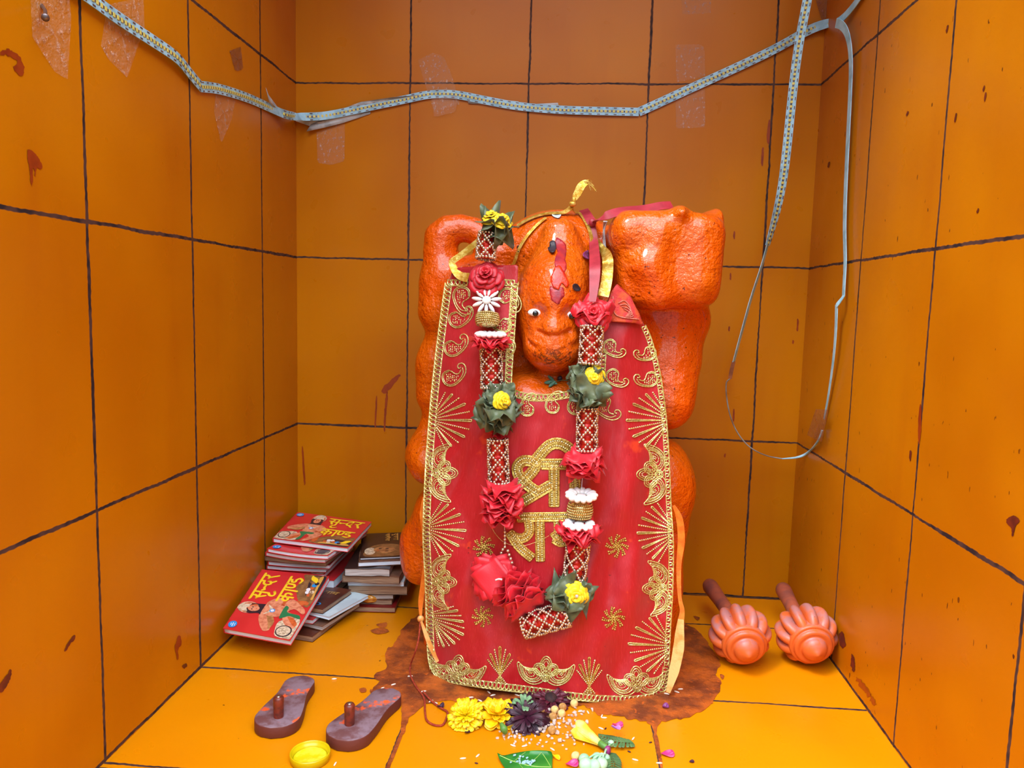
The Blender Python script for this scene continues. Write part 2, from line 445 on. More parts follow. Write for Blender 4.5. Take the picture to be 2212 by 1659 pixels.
# lumpy surface
nn=sdf.n; gz=np.indices(nn).astype(np.float32)
rs=np.random.RandomState(3)
lump=np.zeros(nn,dtype=np.float32)
for i in range(14):
    v=rs.normal(size=3);v/=np.linalg.norm(v);w=rs.uniform(.07,.45)
    lump+=np.sin((gz[0]*v[0]+gz[1]*v[1]+gz[2]*v[2])*w+rs.uniform(0,6.28))*(.0006 if w>.3 else .0010)
sdf.F+=lump*.4
del gz
V,Q=sdf.mesh()
mb=MB(); mb.v=[tuple(p) for p in V]; mb.f=[tuple(int(i) for i in q) for q in Q]; mb.m=[0]*len(mb.f)
def stat_mat():
    t=NT('orange_statue_paint')
    at_=t.n('ShaderNodeAttribute'); at_.attribute_name='dirt'
    c=t.mix(t.ramp(t.noise(9,2,.6),.35,.68),S(216,82,4),S(206,92,4))
    c=t.mix(t.math('MULTIPLY',t.ramp(t.noise(70,3,.65),.60,.74),.35),c,S(170,42,12))
    c=t.mix(t.math('MULTIPLY',t.ramp(t.noise(230,1,.5),.70,.76),.8),c,S(70,22,14))
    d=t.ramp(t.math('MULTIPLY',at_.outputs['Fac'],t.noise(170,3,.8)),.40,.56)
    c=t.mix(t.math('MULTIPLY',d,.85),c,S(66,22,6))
    t.set(Base_Color=c); t.set(Roughness=t.math('ADD',.20,t.math('MULTIPLY',t.noise(30,4),.2)))
    t.b.inputs['Coat Weight'].default_value=.55; t.b.inputs['Specular IOR Level'].default_value=.3; t.b.inputs['Coat Roughness'].default_value=.07
    h=t.math('ADD',t.math('MULTIPLY',t.noise(190,2,.6),.9),t.math('MULTIPLY',t.noise(52,1),1.4))
    t.bump(h,1.,.0034); return t.m
M_STAT=stat_mat()
SB=Vector((.46,-.22,0))
stat=thing('stone_idol',SB,'glossy orange painted stone idol with a long monkey face under a red cloth','statue')
body=mb.build('idol_body',M_STAT,stat,fixn=False)
me=body.data
md=body.modifiers.new('sm','SMOOTH'); md.iterations=2; md.factor=.5
dg=bpy.context.evaluated_depsgraph_get(); ev=body.evaluated_get(dg); me2=bpy.data.meshes.new_from_object(ev)
body.modifiers.clear(); body.data=me2; me2.polygons.foreach_set('use_smooth',[True]*len(me2.polygons)); me2.name='idol_body'
cs=np.empty(len(me2.vertices)*3);me2.vertices.foreach_get('co',cs);cs=cs.reshape(-1,3)+np.array(SB)
mc=at(1197,770,-.35)
dirt=np.exp(-(((cs[:,0]-mc.x)/.042)**2+((cs[:,2]-mc.z)/.021)**2)**1.5)*(cs[:,1]<-.28)
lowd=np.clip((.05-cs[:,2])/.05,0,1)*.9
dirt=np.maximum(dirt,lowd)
a=me2.attributes.new('dirt','FLOAT','POINT'); a.data.foreach_set('value',dirt.astype(np.float32))
SBVH=BVHTree.FromPolygons([Vector(p) for p in cs],[tuple(p.vertices) for p in me2.polygons])
def st(px,py,off=.001,Y=-.24):
    d=ray(px,py).normalized(); h,n,i,_=SBVH.ray_cast(CAM,d)
    if h is None:
        p=at(px,py,Y); h,n,i,_=SBVH.find_nearest(p)
        if (h-p).length>.012: return p,Vector((0,-1,0))
    return h+n*off,n
def decal(name,poly,mat,parent,surf,step=5,off=.0007,solid=.00025):
    Vv,Ff=tri2d(poly,step); m=MB(); m.add([surf(p.x,p.y,off)[0] for p in Vv],Ff); return m.build(name,mat,parent,solid=solid,solidoff=0)
M_WHITE=simple('eye_white',S(235,240,245),rough=.15,coat=.5); M_BLACK=simple('eye_black',S(6,6,8),rough=.1,coat=.5)
for (x,y,px_,py_) in ((1156,675,1156.5,677.5),(1237,680,1235,683)):
    p,n=st(x,y,0); q=pxm(p.y); M=align(-FW,(1,0,.0))
    c=p+n*.0005
    e=MB().ball(c,(15.5*q,8.4*q,.0048),24,14,M=M).build('eye',M_WHITE,stat); e['label']='white painted eye with black pupil'
    c2=CAM+ray(px_,py_)*((c-CAM).dot(FW))-FW*.0036
    MB().ball(c2,(6.6*q,6.6*q,.0022),20,10,M=M).build('pupil',M_BLACK,e)
M_VERM=simple('vermilion_smear',S(140,34,52),S(176,44,40),70,rough=.35,bump=.6,bs=150,bd=.001); M_VERO=simple('orange_petal_paste',S(214,52,14),S(176,30,24),90,rough=.35,bump=.7,bs=120,bd=.002)
def rag(poly,a=3,seed=1,n=5,fr=.09):
    P=smooth(poly,n,True); return [Vector((p.x+a*mnoise.noise((p.x*fr,p.y*fr,seed)),p.y+a*mnoise.noise((p.x*fr,p.y*fr,seed+9)))) for p in P]

for nm,pl_,m_,of in (('forehead_smear',[(1201,514),(1214,520),(1224,536),(1222,556),(1224,578),(1216,590),(1204,586),(1198,566),(1204,544),(1200,528)],M_VERM,.0003),
    ('forehead_smear',[(1190,618),(1200,626),(1216,620),(1219,634),(1213,648),(1202,656),(1192,646),(1187,632)],M_VERM,.0003),
    ('stuck_petal',[(1200,578),(1210,574),(1218,592),(1228,610),(1222,622),(1212,612),(1208,626),(1198,622),(1190,606),(1194,590)],M_VERO,.0013)):
    decal(nm,rag([Vector(a_) for a_ in pl_],4,len(nm)),m_,stat,st,4,off=of)['label']='dark red vermilion smear' if nm=='forehead_smear' else 'orange red flower petal pasted on the forehead'
# ============================================================ red cloth over the idol
CL=[(972,606),(976,588),(990,578),(1050,574),(1119,572),(1118,612),(1112,700),(1106,800),(1104,838),(1118,848),(1150,855),(1190,854),(1228,848),(1256,840),(1276,800),(1290,740),(1302,680),(1316,640),(1332,612),(1362,640),(1385,690),(1408,735),(1425,800),(1437,880),(1443,950),(1447,1020),(1450,1100),(1455,1180),(1453,1280),(1449,1350),(1445,1440),(1438,1488),(1422,1508),(1370,1517),(1300,1516),(1230,1509),(1180,1502),(1130,1494),(1080,1488),(1000,1477),(950,1464),(934,1446),(931,1410),(929,1330),(926,1240),(922,1160),(924,1080),(928,1000),(933,930),(940,850),(950,760),(960,690)]
def base_y(x,z): return -.393+1.75*(x-.475)**2+.125*z
GX=np.arange(.18,.78,.004);GZ=np.arange(-.02,.62,.004)
D0=np.array([[base_y(x,z) for z in GZ] for x in GX]);Hm=np.full(D0.shape,9.);Mk=np.zeros(D0.shape,bool)
cl_in=[(p[0],p[1]) for p in CL]
for i,x in enumerate(GX):
    for j,z in enumerate(GZ):
        px,py=topx((x,D0[i,j],z))
        if inside((px,py),cl_in):
            Mk[i,j]=True
            h=SBVH.ray_cast(Vector((x,-.9,z)),Vector((0,1,0)))
            if h[0] is not None: Hm[i,j]=h[0].y
fold=np.zeros(D0.shape)
for i,x in enumerate(GX):
    for j,z in enumerate(GZ):
        lo=max(0.,min(1.,(.50-z)/.3))
        f=.015*mnoise.noise((x*15+z*5.,z*2.6+x*3,1.3))+.008*mnoise.noise((x*38-z*14,z*6,5.1))+.0025*mnoise.noise((x*90,z*40,2.))
        rgt=max(0.,min(1.,(x-.50)/.04))
        f+=-.006*rgt*math.sin((x-.5)*95+z*7)*max(0,min(1,(z+.02)/.15))
        fold[i,j]=f*(.45+.7*lo)
D=np.minimum(D0+fold,np.where(Mk,Hm-.008,9.))
for it in range(5):
    P=np.pad(D,1,mode='edge'); D=(P[1:-1,1:-1]*2+P[:-2,1:-1]+P[2:,1:-1]+P[1:-1,:-2]+P[1:-1,2:])/6
    D=np.minimum(D,np.where(Mk,Hm-.0045,9.))
def Dy(x,z):
    u=min(max((x-GX[0])/.004,0),len(GX)-1.001);v=min(max((z-GZ[0])/.004,0),len(GZ)-1.001);i=int(u);j=int(v);u-=i;v-=j
    return D[i,j]*(1-u)*(1-v)+D[i+1,j]*u*(1-v)+D[i,j+1]*(1-u)*v+D[i+1,j+1]*u*v
def ca(px,py,off=0.):
    y=-.35
    for _ in range(7):
        p=at(px,py,y); y=Dy(p.x,p.z)-off
    return at(px,py,y)
def cn(px,py):
    a=ca(px+4,py)-ca(px-4,py);b=ca(px,py+4)-ca(px,py-4); n=a.cross(b).normalized()
    return n if n.y<0 else -n
def cs_(px,py,off=0.): return ca(px,py,off),None
t=NT('red_satin')
c=t.mix(t.ramp(t.noise(7,4),.35,.7),S(164,10,20),S(180,20,34))
wv=t.noise(1.,1,co=t.mapping((900,900,60)))
c=t.mix(t.math('MULTIPLY',t.ramp(wv,.5,.8),.22),c,S(225,70,80))
c=t.mix(t.math('MULTIPLY',t.ramp(t.noise(26,3,.7),.62,.72),.6),c,S(222,70,26))
c=t.mix(t.math('MULTIPLY',t.ramp(t.noise(130,2),.74,.78),.7),c,S(70,10,14))
t.set(Base_Color=c,Roughness=.42); t.b.inputs['Sheen Weight'].default_value=.15; t.b.inputs['Anisotropic'].default_value=.4
t.bump(t.math('ADD',t.math('MULTIPLY',t.noise(45,1),1.),t.math('MULTIPLY',wv,.25)),.4,.0018)
M_RED=t.m
CB=Vector((.47,-.37,0))
cloth=thing('shrine_cloth',CB,'red satin cloth with gold embroidery hung over the front of the orange idol','cloth')
Vv,Ff=tri2d([Vector(p) for p in CL],7)
MB().add([ca(p.x,p.y) for p in Vv],Ff).build('cloth_panel',M_RED,cloth,solid=.0009,solidoff=0)
def gold(name,c,c2,rough,metal,bs):
    t=NT(name); t.set(Base_Color=t.mix(t.ramp(t.noise(bs,2),.4,.6),c,c2),Roughness=rough,Metallic=metal); t.bump(t.noise(bs*2.5,2),.5,.0006); return t.m
M_GOLD=gold('gold_thread',S(196,188,104),S(230,228,160),.34,.6,420)
M_GOLD2=gold('gold_sequin',S(206,180,84),S(240,236,186),.2,.75,700)
M_DGOLD=gold('dull_gold_thread',S(172,132,48),S(216,192,100),.34,.65,420)
def px_s(py=1000): return pxm(-.35)
Q0=pxm(-.35)
def stroke(mb,pts,r=1.6,off=.0006,n=5,sm=5,step=3.,bead=False,amp=.18,closed=False):
    """a cord lying on the cloth, r in photo pixels"""
    P=[Vector((p[0],p[1])) for p in pts]
    if sm: P=smooth(P,sm,closed)
    if bead:
        for p in resample(P,r*2.1,closed): mb.ball(ca(p.x,p.y,off+r*Q0*.4),(r*Q0,r*Q0*.6,r*Q0),6,4)
        return
    P=resample(P,step,closed)
    W3=[ca(p.x,p.y,off+r*Q0*.35) for p in P]
    mb.tube(W3,[r*Q0*(1+amp*(1 if k%2 else -1)) for k in range(len(W3))],n,closed=closed)
def flat(mb,poly,off=.0005,step=6):
    Vv,Ff=tri2d([Vector((p[0],p[1])) for p in poly],step); mb.add([ca(p.x,p.y,off) for p in Vv],Ff)
def loc(pts,cx,cy,sc_,rot=0.,flip=1):
    c,s=math.cos(rot),math.sin(rot)
    return [(cx+sc_*(c*x*flip-s*y),cy-sc_*(s*x*flip+c*y)) for x,y in pts]
PAI=[(-.1,.95),(-.75,.7),(-1,.1),(-.8,-.65),(-.2,-1.05),(.5,-1.0),(1.1,-.65),(1.7,-.1),(2.1,.6),(2.05,1.35),(1.65,1.7),(1.2,1.55),(1.12,1.15),(1.38,1.05),(1.5,1.25)]
PAI2=[(1.5,.9),(1.2,.45),(.75,.4),(.3,.75),(-.1,.95)]
PAI_B=[(-.1,.8),(-.75,.45),(-.8,-.3),(-.35,-.85),(.4,-.85),(1.1,-.45),(1.6,.25),(1.2,.25),(.7,.2),(.2,.6)]
def paisley(cx,cy,s,rot,flip=1,mat=None):
    mb=MB(); stroke(mb,loc(PAI,cx,cy,s,rot,flip),1.5); stroke(mb,loc(PAI2,cx,cy,s,rot,flip),1.5)
    stroke(mb,[(cx+(x-cx)*.83,cy+(y-cy)*.83) for x,y in loc(PAI,cx,cy,s,rot,flip)[:10]],1.2)
    body=loc([(x*.8,y*.8) for x,y in PAI_B],cx,cy,s,rot,flip)
    rr=random.Random(int(cx*7+cy))
    mb.cm=1
    xs=[p[0] for p in body];ys=[p[1] for p in body];y=min(ys)
    while y<max(ys):
        x=min(xs)
        while x<max(xs):
            if inside((x,y),body) and rr.random()<.86: r=rr.uniform(1.4,2.)*Q0; mb.ball(ca(x+rr.uniform(-.8,.8),y+rr.uniform(-.8,.8),.0007),(r,r*.7,r),6,4)
            x+=4.1
        y+=3.8
    return mb.build('paisley_motif',[mat or M_GOLD,M_GOLD2],cloth)
for a in [(998,637,18,-1.9,1),(986,690,17,-.0,1),(976,752,17,0.05,1),(972,816,17,.1,1),(1094,640,17,2.9,-1),(1090,702,15,.2,-1),(1086,765,15,.3,1),
          (1139,884,15,-1.35,-1),(1194,878,15,-1.5,-1),(1243,880,16,-1.6,-1),(1302,872,19,-1.3,1),(1318,748,15,-1.1,1),(1324,812,15,-1.1,1),(1403,762,14,.7,-1),(1406,818,15,.6,-1)]: paisley(*a)
def fan(cx,cy,ang,L,n,spread,rmin,mat=None):
    mb=MB()
    for k in range(n):
        u=k/(n-1)*2-1; a=ang+u*spread; l=L*(1-(1-rmin)*abs(u)**1.3); b=a+u*.12
        x0,y0=cx+6*math.cos(a)-u*14*math.sin(-ang),cy-6*math.sin(a)-u*14*math.cos(ang)
        x1,y1=cx+l*math.cos(b)-u*6*math.sin(-ang),cy-l*math.sin(b)-u*6*math.cos(ang)
        if (k+n//2)%2==0:
            mb.cm=0
            dx,dy=-(y1-y0)/l,(x1-x0)/l; w=1.7+l*.008
            stroke(mb,[(x0,y0),(x1-dx*w,y1-dy*w),(x1+(x1-x0)*.03,y1+(y1-y0)*.03),(x1+dx*w,y1+dy*w),(x0,y0)],1.5,sm=0)
        else:
            mb.cm=1; stroke(mb,[(x0,y0),(x1,y1)],2.1,sm=0,bead=True)
    return mb.build('fan_motif',[mat or M_GOLD,M_GOLD2],cloth)
for a in [(938,907,-.02,80,11,1.05,.72),(926,1142,-.05,80,11,1.0,.72),(932,1338,-.45,76,11,.75,.72),(1440,908,PI+.0,86,11,.95,.72),(1453,1150,PI+.02,76,11,.95,.85),(1446,1395,PI-.05,88,11,.95,.72)]: fan(*a)
fan(1080,1480,PI/2,82,7,.42,.78,M_DGOLD); fan(1273,1503,PI/2,82,7,.42,.78,M_DGOLD)
PET=[(0,0),(.16,.12),(.2,.3),(.12,.46),(0,.52),(-.12,.46),(-.2,.3),(-.16,.12)]
WING=[(.05,0),(.30,-.18),(.62,-.16),(.92,.08),(1.08,.48),(1.06,.62),(.86,.46),(.62,.40),(.38,.40),(.2,.24)]
def lotus(cx,cy,ang,s,mat=None,wy=1.):
    mb=MB()
    def shape(pts,rot=0,fl_=1,k=1.,ox=0,oy=0):
        c,sn=math.cos(rot),math.sin(rot)
        g=(sum(p[0] for p in pts)/len(pts),sum(p[1] for p in pts)/len(pts))
        q=[((g[0]+(p[0]-g[0])*k)*fl_,g[1]+(p[1]-g[1])*k) for p in pts]
        q=[(c*x-sn*y+ox,sn*x+c*y+oy) for x,y in q]
        return loc(q,cx,cy,s,ang-PI/2)
    for fl_ in (1,-1):
        mb.cm=0
        for k in (1.,.80,.55): stroke(mb,shape(WING,0,fl_,k),1.45,closed=True)
        mb.cm=1
        stroke(mb,shape(WING,0,fl_,.67),1.5,bead=True,closed=True); stroke(mb,shape(WING,0,fl_,.34),1.7,bead=True,closed=True);stroke(mb,shape(WING,0,fl_,.12),1.7,bead=True,closed=True)
    for r_,L,ox in ((0,1.35,0),(.75,1.0,-.05),(-.75,1.0,.05)):
        P_=[(x*1.1,y*L) for x,y in PET]
        mb.cm=0
        for k in (1.,.7): stroke(mb,shape(P_,r_,1,k,ox,.18),1.45,closed=True)
        mb.cm=1; stroke(mb,shape(P_,r_,1,.4,ox,.18),1.6,bead=True,closed=True)
    mb.cm=0
    for k in (.14,.09): stroke(mb,loc([(k*math.cos(i*PI/4),.06+k*math.sin(i*PI/4)) for i in range(8)],cx,cy,s,ang-PI/2),1.4,closed=True)
    mb.cm=1; mb.ball(ca(*loc([(0,.06)],cx,cy,s,ang-PI/2)[0],.0008),.0018,8,5)
    return mb.build('lotus_motif',[mat or M_GOLD,M_GOLD2],cloth)
for a in [(938,1022,.0,58),(938,1256,-.05,55),(1428,1025,PI,60),(1436,1270,PI+.05,55),(985,1464,PI/2-.15,56),(1178,1468,PI/2-.05,57),(1376,1490,PI/2+.05,58)]: lotus(*a)
def pinwheel(cx,cy,R,ph):
    mb=MB(); mb.cm=0
    for k in range(8):
        a=ph+k*PI/4
        stroke(mb,[(cx+3*math.cos(a),cy+3*math.sin(a)),(cx+R*.5*math.cos(a+.12),cy+R*.5*math.sin(a+.12)),(cx+R*math.cos(a+.5),cy+R*math.sin(a+.5))],2.2,bead=True)
        stroke(mb,[(cx+6*math.cos(a+.2),cy+6*math.sin(a+.2)),(cx+R*.6*math.cos(a+.42),cy+R*.6*math.sin(a+.42)),(cx+R*.95*math.cos(a+.72),cy+R*.95*math.sin(a+.72))],2.,bead=True)
    return mb.build('pinwheel_motif',[M_DGOLD],cloth)
for a in [(1045,1182,23,.1),(1333,1180,24,.3),(1042,1332,22,.2),(1325,1336,24,.15)]: pinwheel(*a)
# lettering
def letter(name,strokes,w=26):
    for s_ in strokes:
        sm=6 if len(s_)>2 else 0
        P=smooth([Vector(p) for p in s_],6) if sm else [Vector(p) for p in s_]
        P=resample(P,4); mb=MB(); N=len(P)
        L,R,Ce=[],[],[]
        for i,p in enumerate(P):
            tt=(P[min(i+1,N-1)]-P[max(i-1,0)]).normalized(); nn_=Vector((-tt.y,tt.x)); L.append(p+nn_*w/2);R.append(p-nn_*w/2)
        vs=[];fs=[]
        for i in range(N): vs+=[ca(L[i].x,L[i].y,.0004),ca(P[i].x,P[i].y,.0009),ca(R[i].x,R[i].y,.0004)]
        for i in range(N-1): a=i*3; fs+=[(a,a+1,a+4,a+3),(a+1,a+2,a+5,a+4)]
        mb.cm=0; mb.add(vs,fs)
        loop=L+R[::-1]
        stroke(mb,loop,1.8,.0008,sm=0,closed=True)
        stroke(mb,[p+(c-p)*.22 for p,c in zip(loop,P+P[::-1])],1.2,.001,sm=0,closed=True)
        mb.cm=1
        for side in (L,R):
            stroke(mb,[p+(q-p)*.45 for p,q in zip(P,side)],2.3,.0009,sm=0,bead=True)
        mb.build(name,[M_DGOLD,M_GOLD2],cloth,solid=.0003)
letter('gold_lettering',[[(1150,1003),(1182,966),(1205,958),(1228,968),(1246,990)]],22)
letter('gold_lettering',[[(1170,1003),(1222,1003)],[(1197,1006),(1197,1094)],[(1241,1006),(1243,1086)],
  [(1118,1052),(1134,1036),(1156,1010),(1150,998),(1130,996),(1117,1010),(1122,1030),(1142,1050),(1162,1064)],[(1122,1088),(1190,1048)]],21)
letter('gold_lettering',[[(1118,1118),(1250,1116)],[(1166,1126),(1167,1212)],[(1142,1126),(1144,1148),(1132,1162),(1116,1162),(1106,1156)],[(1100,1150),(1122,1182),(1150,1206)],
  [(1206,1126),(1206,1152),(1194,1162)],[(1197,1164),(1212,1172),(1222,1166)]],18)
# braided border
mb=MB()
def braid(mb,path,w=8.,pitch=9.,closed=False,off=.0008):
    P=resample(smooth([Vector(p) for p in path],4),2.)
    tt=[];N=len(P)
    for i,p in enumerate(P):
        t_=(P[min(i+1,N-1)]-P[max(i-1,0)]).normalized(); tt.append((p,t_,Vector((-t_.y,t_.x))))
    L=2.*(N-1); n=int(L*10/pitch); pts=[]
    for k in range(n+1):
        s_=k/n*L; i=min(int(s_/2),N-1); p,t_,nn_=tt[i]; p=p+t_*(s_-i*2)
        a=2*PI*s_/pitch
        q=p+nn_*(w*math.cos(a))+t_*(6.*math.sin(a)); pts.append(ca(q.x,q.y,off+.0005*math.sin(a*.5)))
    mb.tube(pts,1.45*Q0,4)
    for sd in (w,-w,w*.86):
        pts=[ca((p+nn_*sd).x,(p+nn_*sd).y,off*.8) for p,_,nn_ in tt[::2]]
        mb.tube(pts,[1.25*Q0*(1.2 if k%2 else .85) for k in range(len(pts))],4)
ins=lambda pts,dx,dy:[(x+dx,y+dy) for x,y in pts]
LEFT=[(969,612),(958,690),(949,760),(939,850),(932,930),(927,1000),(923,1080),(921,1160),(925,1240),(928,1330),(931,1410),(937,1444),(956,1461),(1000,1472),(1080,1483),(1130,1489),(1180,1496),(1230,1503),(1300,1510),(1370,1511),(1416,1502),(1432,1484),(1440,1440),(1444,1350),(1448,1280),(1450,1180),(1445,1100),(1442,1020),(1438,950),(1432,880),(1420,800),(1404,738),(1390,704)]
braid(mb,LEFT[:12],7.5,9); braid(mb,LEFT[11:23],7.5,9); braid(mb,LEFT[22:],5.,12)
braid(mb,[(966,611),(1010,611)],6.5,9);braid(mb,[(1085,610),(1114,612)],6.5,9)
braid(mb,[(1112,612),(1106,700),(1099,800),(1098,842)],7,9)
braid(mb,[(1104,846),(1118,852),(1150,859),(1190,858),(1228,852),(1252,846)],7,9); braid(mb,[(1302,760),(1300,800),(1296,842)],7,9)
mb.build('braid_border',M_GOLD,cloth)
# folded back corner showing the dusty underside
t=NT('cloth_underside'); t.set(Base_Color=t.mix(t.ramp(t.noise(90,4),.45,.6),S(196,52,52),S(208,82,40)),Roughness=.75); t.bump(t.noise(160,4,.7),.8,.002); M_UND=t.m
fp=[(1322,628),(1331,615),(1362,642),(1382,680),(1390,704),(1372,698),(1340,696),(1312,694),(1310,660)]
fo=decal('folded_corner',[Vector(p) for p in fp],M_UND,cloth,cs_,6,off=.0075,solid=.001); fo['label']='dusty orange red underside of the folded cloth corner'
mb=MB()
stroke(mb,[(1324,640),(1330,680),(1380,690)],1.5,.0086);
for k in range(4): stroke(mb,[(1335+k*4,655+k*4),(1350+k*3,650+k*8),(1362+k*2,668+k*5),(1352,684)],1.1,.0086)
mb.build('stitching',simple('pink_stitching',S(206,120,104),S(180,90,70),200,rough=.8),fo)
# ribbon ties hanging from the two side edges
M_ORIB=simple('orange_ribbon',S(206,98,10),S(222,124,30),90,rough=.35,sheen=.2,bump=.5,bs=500)
M_TAN=simple('ribbon_end',S(236,180,110),S(214,140,60),60,rough=.4,bump=.6,bs=500)
def ribpx(mb,pts,Y,w,th=.0007,sm=6):
    P=smooth([Vector(at(x,y,Y if not callable(Y) else Y(x,y))) for x,y in pts],sm)
    n=Vector((-.15,-1,.1)).normalized()
    if isinstance(w,(list,tuple)):
        ws=[]
        for i in range(len(P)):
            u=i/(len(P)-1)*(len(w)-1);k=min(int(u),len(w)-2);ws.append((w[k]+(w[k+1]-w[k])*(u-k))*Q0)
    else: ws=w*Q0
    mb.ribbon(P,n,ws,th)
Yl=lambda x,y:-.312-.03*max(0,(y-1300)/160)
mb=MB(); ribpx(mb,[(915,1074),(914,1110),(919,1160),(922,1200),(916,1250),(909,1300),(909,1330)],Yl,[4,17,15,14,13,13,6]); tr=mb.build('tie_ribbon',M_ORIB,cloth); tr['label']='orange tie ribbon knotted near its lower end'
mb=MB().ball(at(909,1337,-.32),(.005,.004,.005),10,6); mb.build('knot',M_TAN,tr)
mb=MB(); ribpx(mb,[(910,1342),(920,1370),(932,1400),(948,1428)],lambda x,y:-.325-.02*(y-1340)/90,[5,10,12,15]); mb.build('ribbon_end',M_TAN,tr)
mb=MB(); ribpx(mb,[(1455,1092),(1468,1120),(1472,1170),(1466,1220),(1468,1290),(1474,1318),(1470,1345)],lambda x,y:-.325-.03*max(0,(y-1200)/250),[6,15,16,11,8,10,14])
tr=mb.build('tie_ribbon',M_ORIB,cloth); tr['label']='long orange tie ribbon with a pale lower half'
mb=MB(); ribpx(mb,[(1471,1338),(1468,1370),(1466,1400),(1456,1450),(1443,1496)],lambda x,y:-.3255-.03*max(0,(y-1200)/250),[13,20,24,22,9]); mb.build('ribbon_end',M_TAN,tr)
# ============================================================ garland
def fabric(name,c,c2,rough=.45,tr=.25):
    t=NT(name); t.set(Base_Color=t.mix(t.ramp(t.noise(60,3),.4,.65),c,c2),Roughness=rough)
    t.b.inputs['Sheen Weight'].default_value=.1
    t.bump(t.noise(420,2),.25,.0005); return t.m
M_FRED=fabric('red_paper_fabric',S(214,26,44),S(198,18,38)); M_FRED2=fabric('dark_red_fabric',S(190,18,38),S(204,26,46))
M_FGRN=fabric('olive_leaf_fabric',S(96,108,76),S(70,84,58)); M_FYEL=fabric('yellow_fabric',S(246,214,24),S(250,226,40))
M_FOIL=simple('red_foil',S(196,24,18),S(226,52,30),120,rough=.25,metal=.25,bump=.8,bs=160,bd=.002)
M_BEAD=simple('silver_bead',S(214,196,170),S(236,226,210),300,rough=.16,metal=.85)
M_BEADG=simple('gold_bead',S(206,176,104),S(232,214,150),300,rough=.2,metal=.8)
M_SEED=simple('white_bead',S(238,238,232),S(226,230,232),60,rough=.35,sss=.1)
M_THR=simple('white_thread',S(226,226,232),rough=.8)
M_CRIM=fabric('crimson_ribbon',S(146,18,40),S(164,30,50),.5)
GB=Vector(ca(1170,1000)); 
gar=thing('garland',(GB.x,GB.y-.015,GB.z),'long garland of red fabric flowers and beaded tubes hung around the neck of the idol','garland')
def gp(px,py,off):  # point on the garland, off in metres before the cloth (or before the idol, whichever stands forward)
    p=ca(px,py,off); s_,n=st(px,py,0.)
    q=CAM+ray(px,py)*((s_-CAM).dot(FW)); 
    if q.y<p.y+off: p=at(px,py,q.y-off)
    return p
def petal_sheet(mb,c,M,R,seed,amp,kfreq,sq=1.,tilt=0.,n=9,cup=0.):
    r_=random.Random(seed); ph=r_.uniform(0,6.28);ph2=r_.uniform(0,6.28);a0=r_.uniform(0,PI/2)
    T=Matrix.Rotation(r_.uniform(-tilt,tilt),3,'X')@Matrix.Rotation(r_.uniform(-tilt,tilt),3,'Y')
    ca_,sa_=math.cos(a0),math.sin(a0)
    def fn(u,v):
        x=(u*2-1)*R;y=(v*2-1)*R*sq; x,y=ca_*x-sa_*y,sa_*x+ca_*y
        rr=math.hypot(x,y)/R;th=math.atan2(y,x)
        z=amp*rr*rr*(math.sin(kfreq*th+ph)+.5*math.sin((kfreq+2)*th+ph2))+cup*rr*rr*R
        return c+M@(T@Vector((x,y,z)))
    mb.grid(fn,n,n)
def ruffle(px,py,ax,R,th,n,seed,mat,name='fabric_flower',off=None,amp=.3,kf=4,tilt=.18,solid=.0003,label=None):
    c=gp(px,py,off if off is not None else R*Q0*.8); Rm=R*Q0; M=align(ax); mb=MB()
    for k in range(n):
        u=(k/(n-1)-.5) if n>1 else 0
        sh=.78+.22*math.sin(PI*(k+.5)/n)
        petal_sheet(mb,c+M@Vector((0,0,u*th*Q0)),M,Rm*.80*sh,seed*31+k,Rm*amp,kf,1.,tilt)
    o=mb.build(name,mat,gar,solid=solid)
    if label: o['label']=label
    return o,c,M
def rose(px,py,ax,R,seed,mat,name='fabric_flower',off=None,parent=None,turns=5,depth=.9):
    c=gp(px,py,off if off is not None else R*Q0*.6); Rm=R*Q0; M=align(ax); mb=MB(); r_=random.Random(seed)
    # concentric overlapping petals, each a curved sheet
    rings=[(.98,7,.15),(.80,6,.32),(.60,5,.5),(.40,4,.66),(.22,3,.8)][:turns]
    for ri,(rr,n,h) in enumerate(rings):
        a0=r_.uniform(0,6)
        for k in range(n):
            a=a0+2*PI*k/n; wd=PI/n*1.75; jr=r_.uniform(.92,1.1); jz=r_.uniform(-.06,.06); fold_=r_.uniform(.6,1.4)
            def fn(u,v,a=a,wd=wd,rr=rr,h=h,jr=jr,jz=jz,fold_=fold_,ri=ri):
                th=a+(u*2-1)*wd*(1-.25*v)
                edge=1-(u*2-1)**2*.22*v
                q=Rm*rr*jr*(.25+.75*v*edge)
                z=Rm*depth*(h+jz-.55+ .42*v*(.5+ri*.16) -.16*v*v*(1+.8*fold_) +.05*math.sin(u*9+a))
                return c+M@Vector((q*math.cos(th),q*math.sin(th),z))
            mb.grid(fn,7,6)
    mb.ball(c+M@Vector((0,0,Rm*depth*.12)),(Rm*.12,Rm*.12,Rm*.22),8,5,M=M)
    return mb.build(name,mat,parent or gar,solid=.0003),c,M
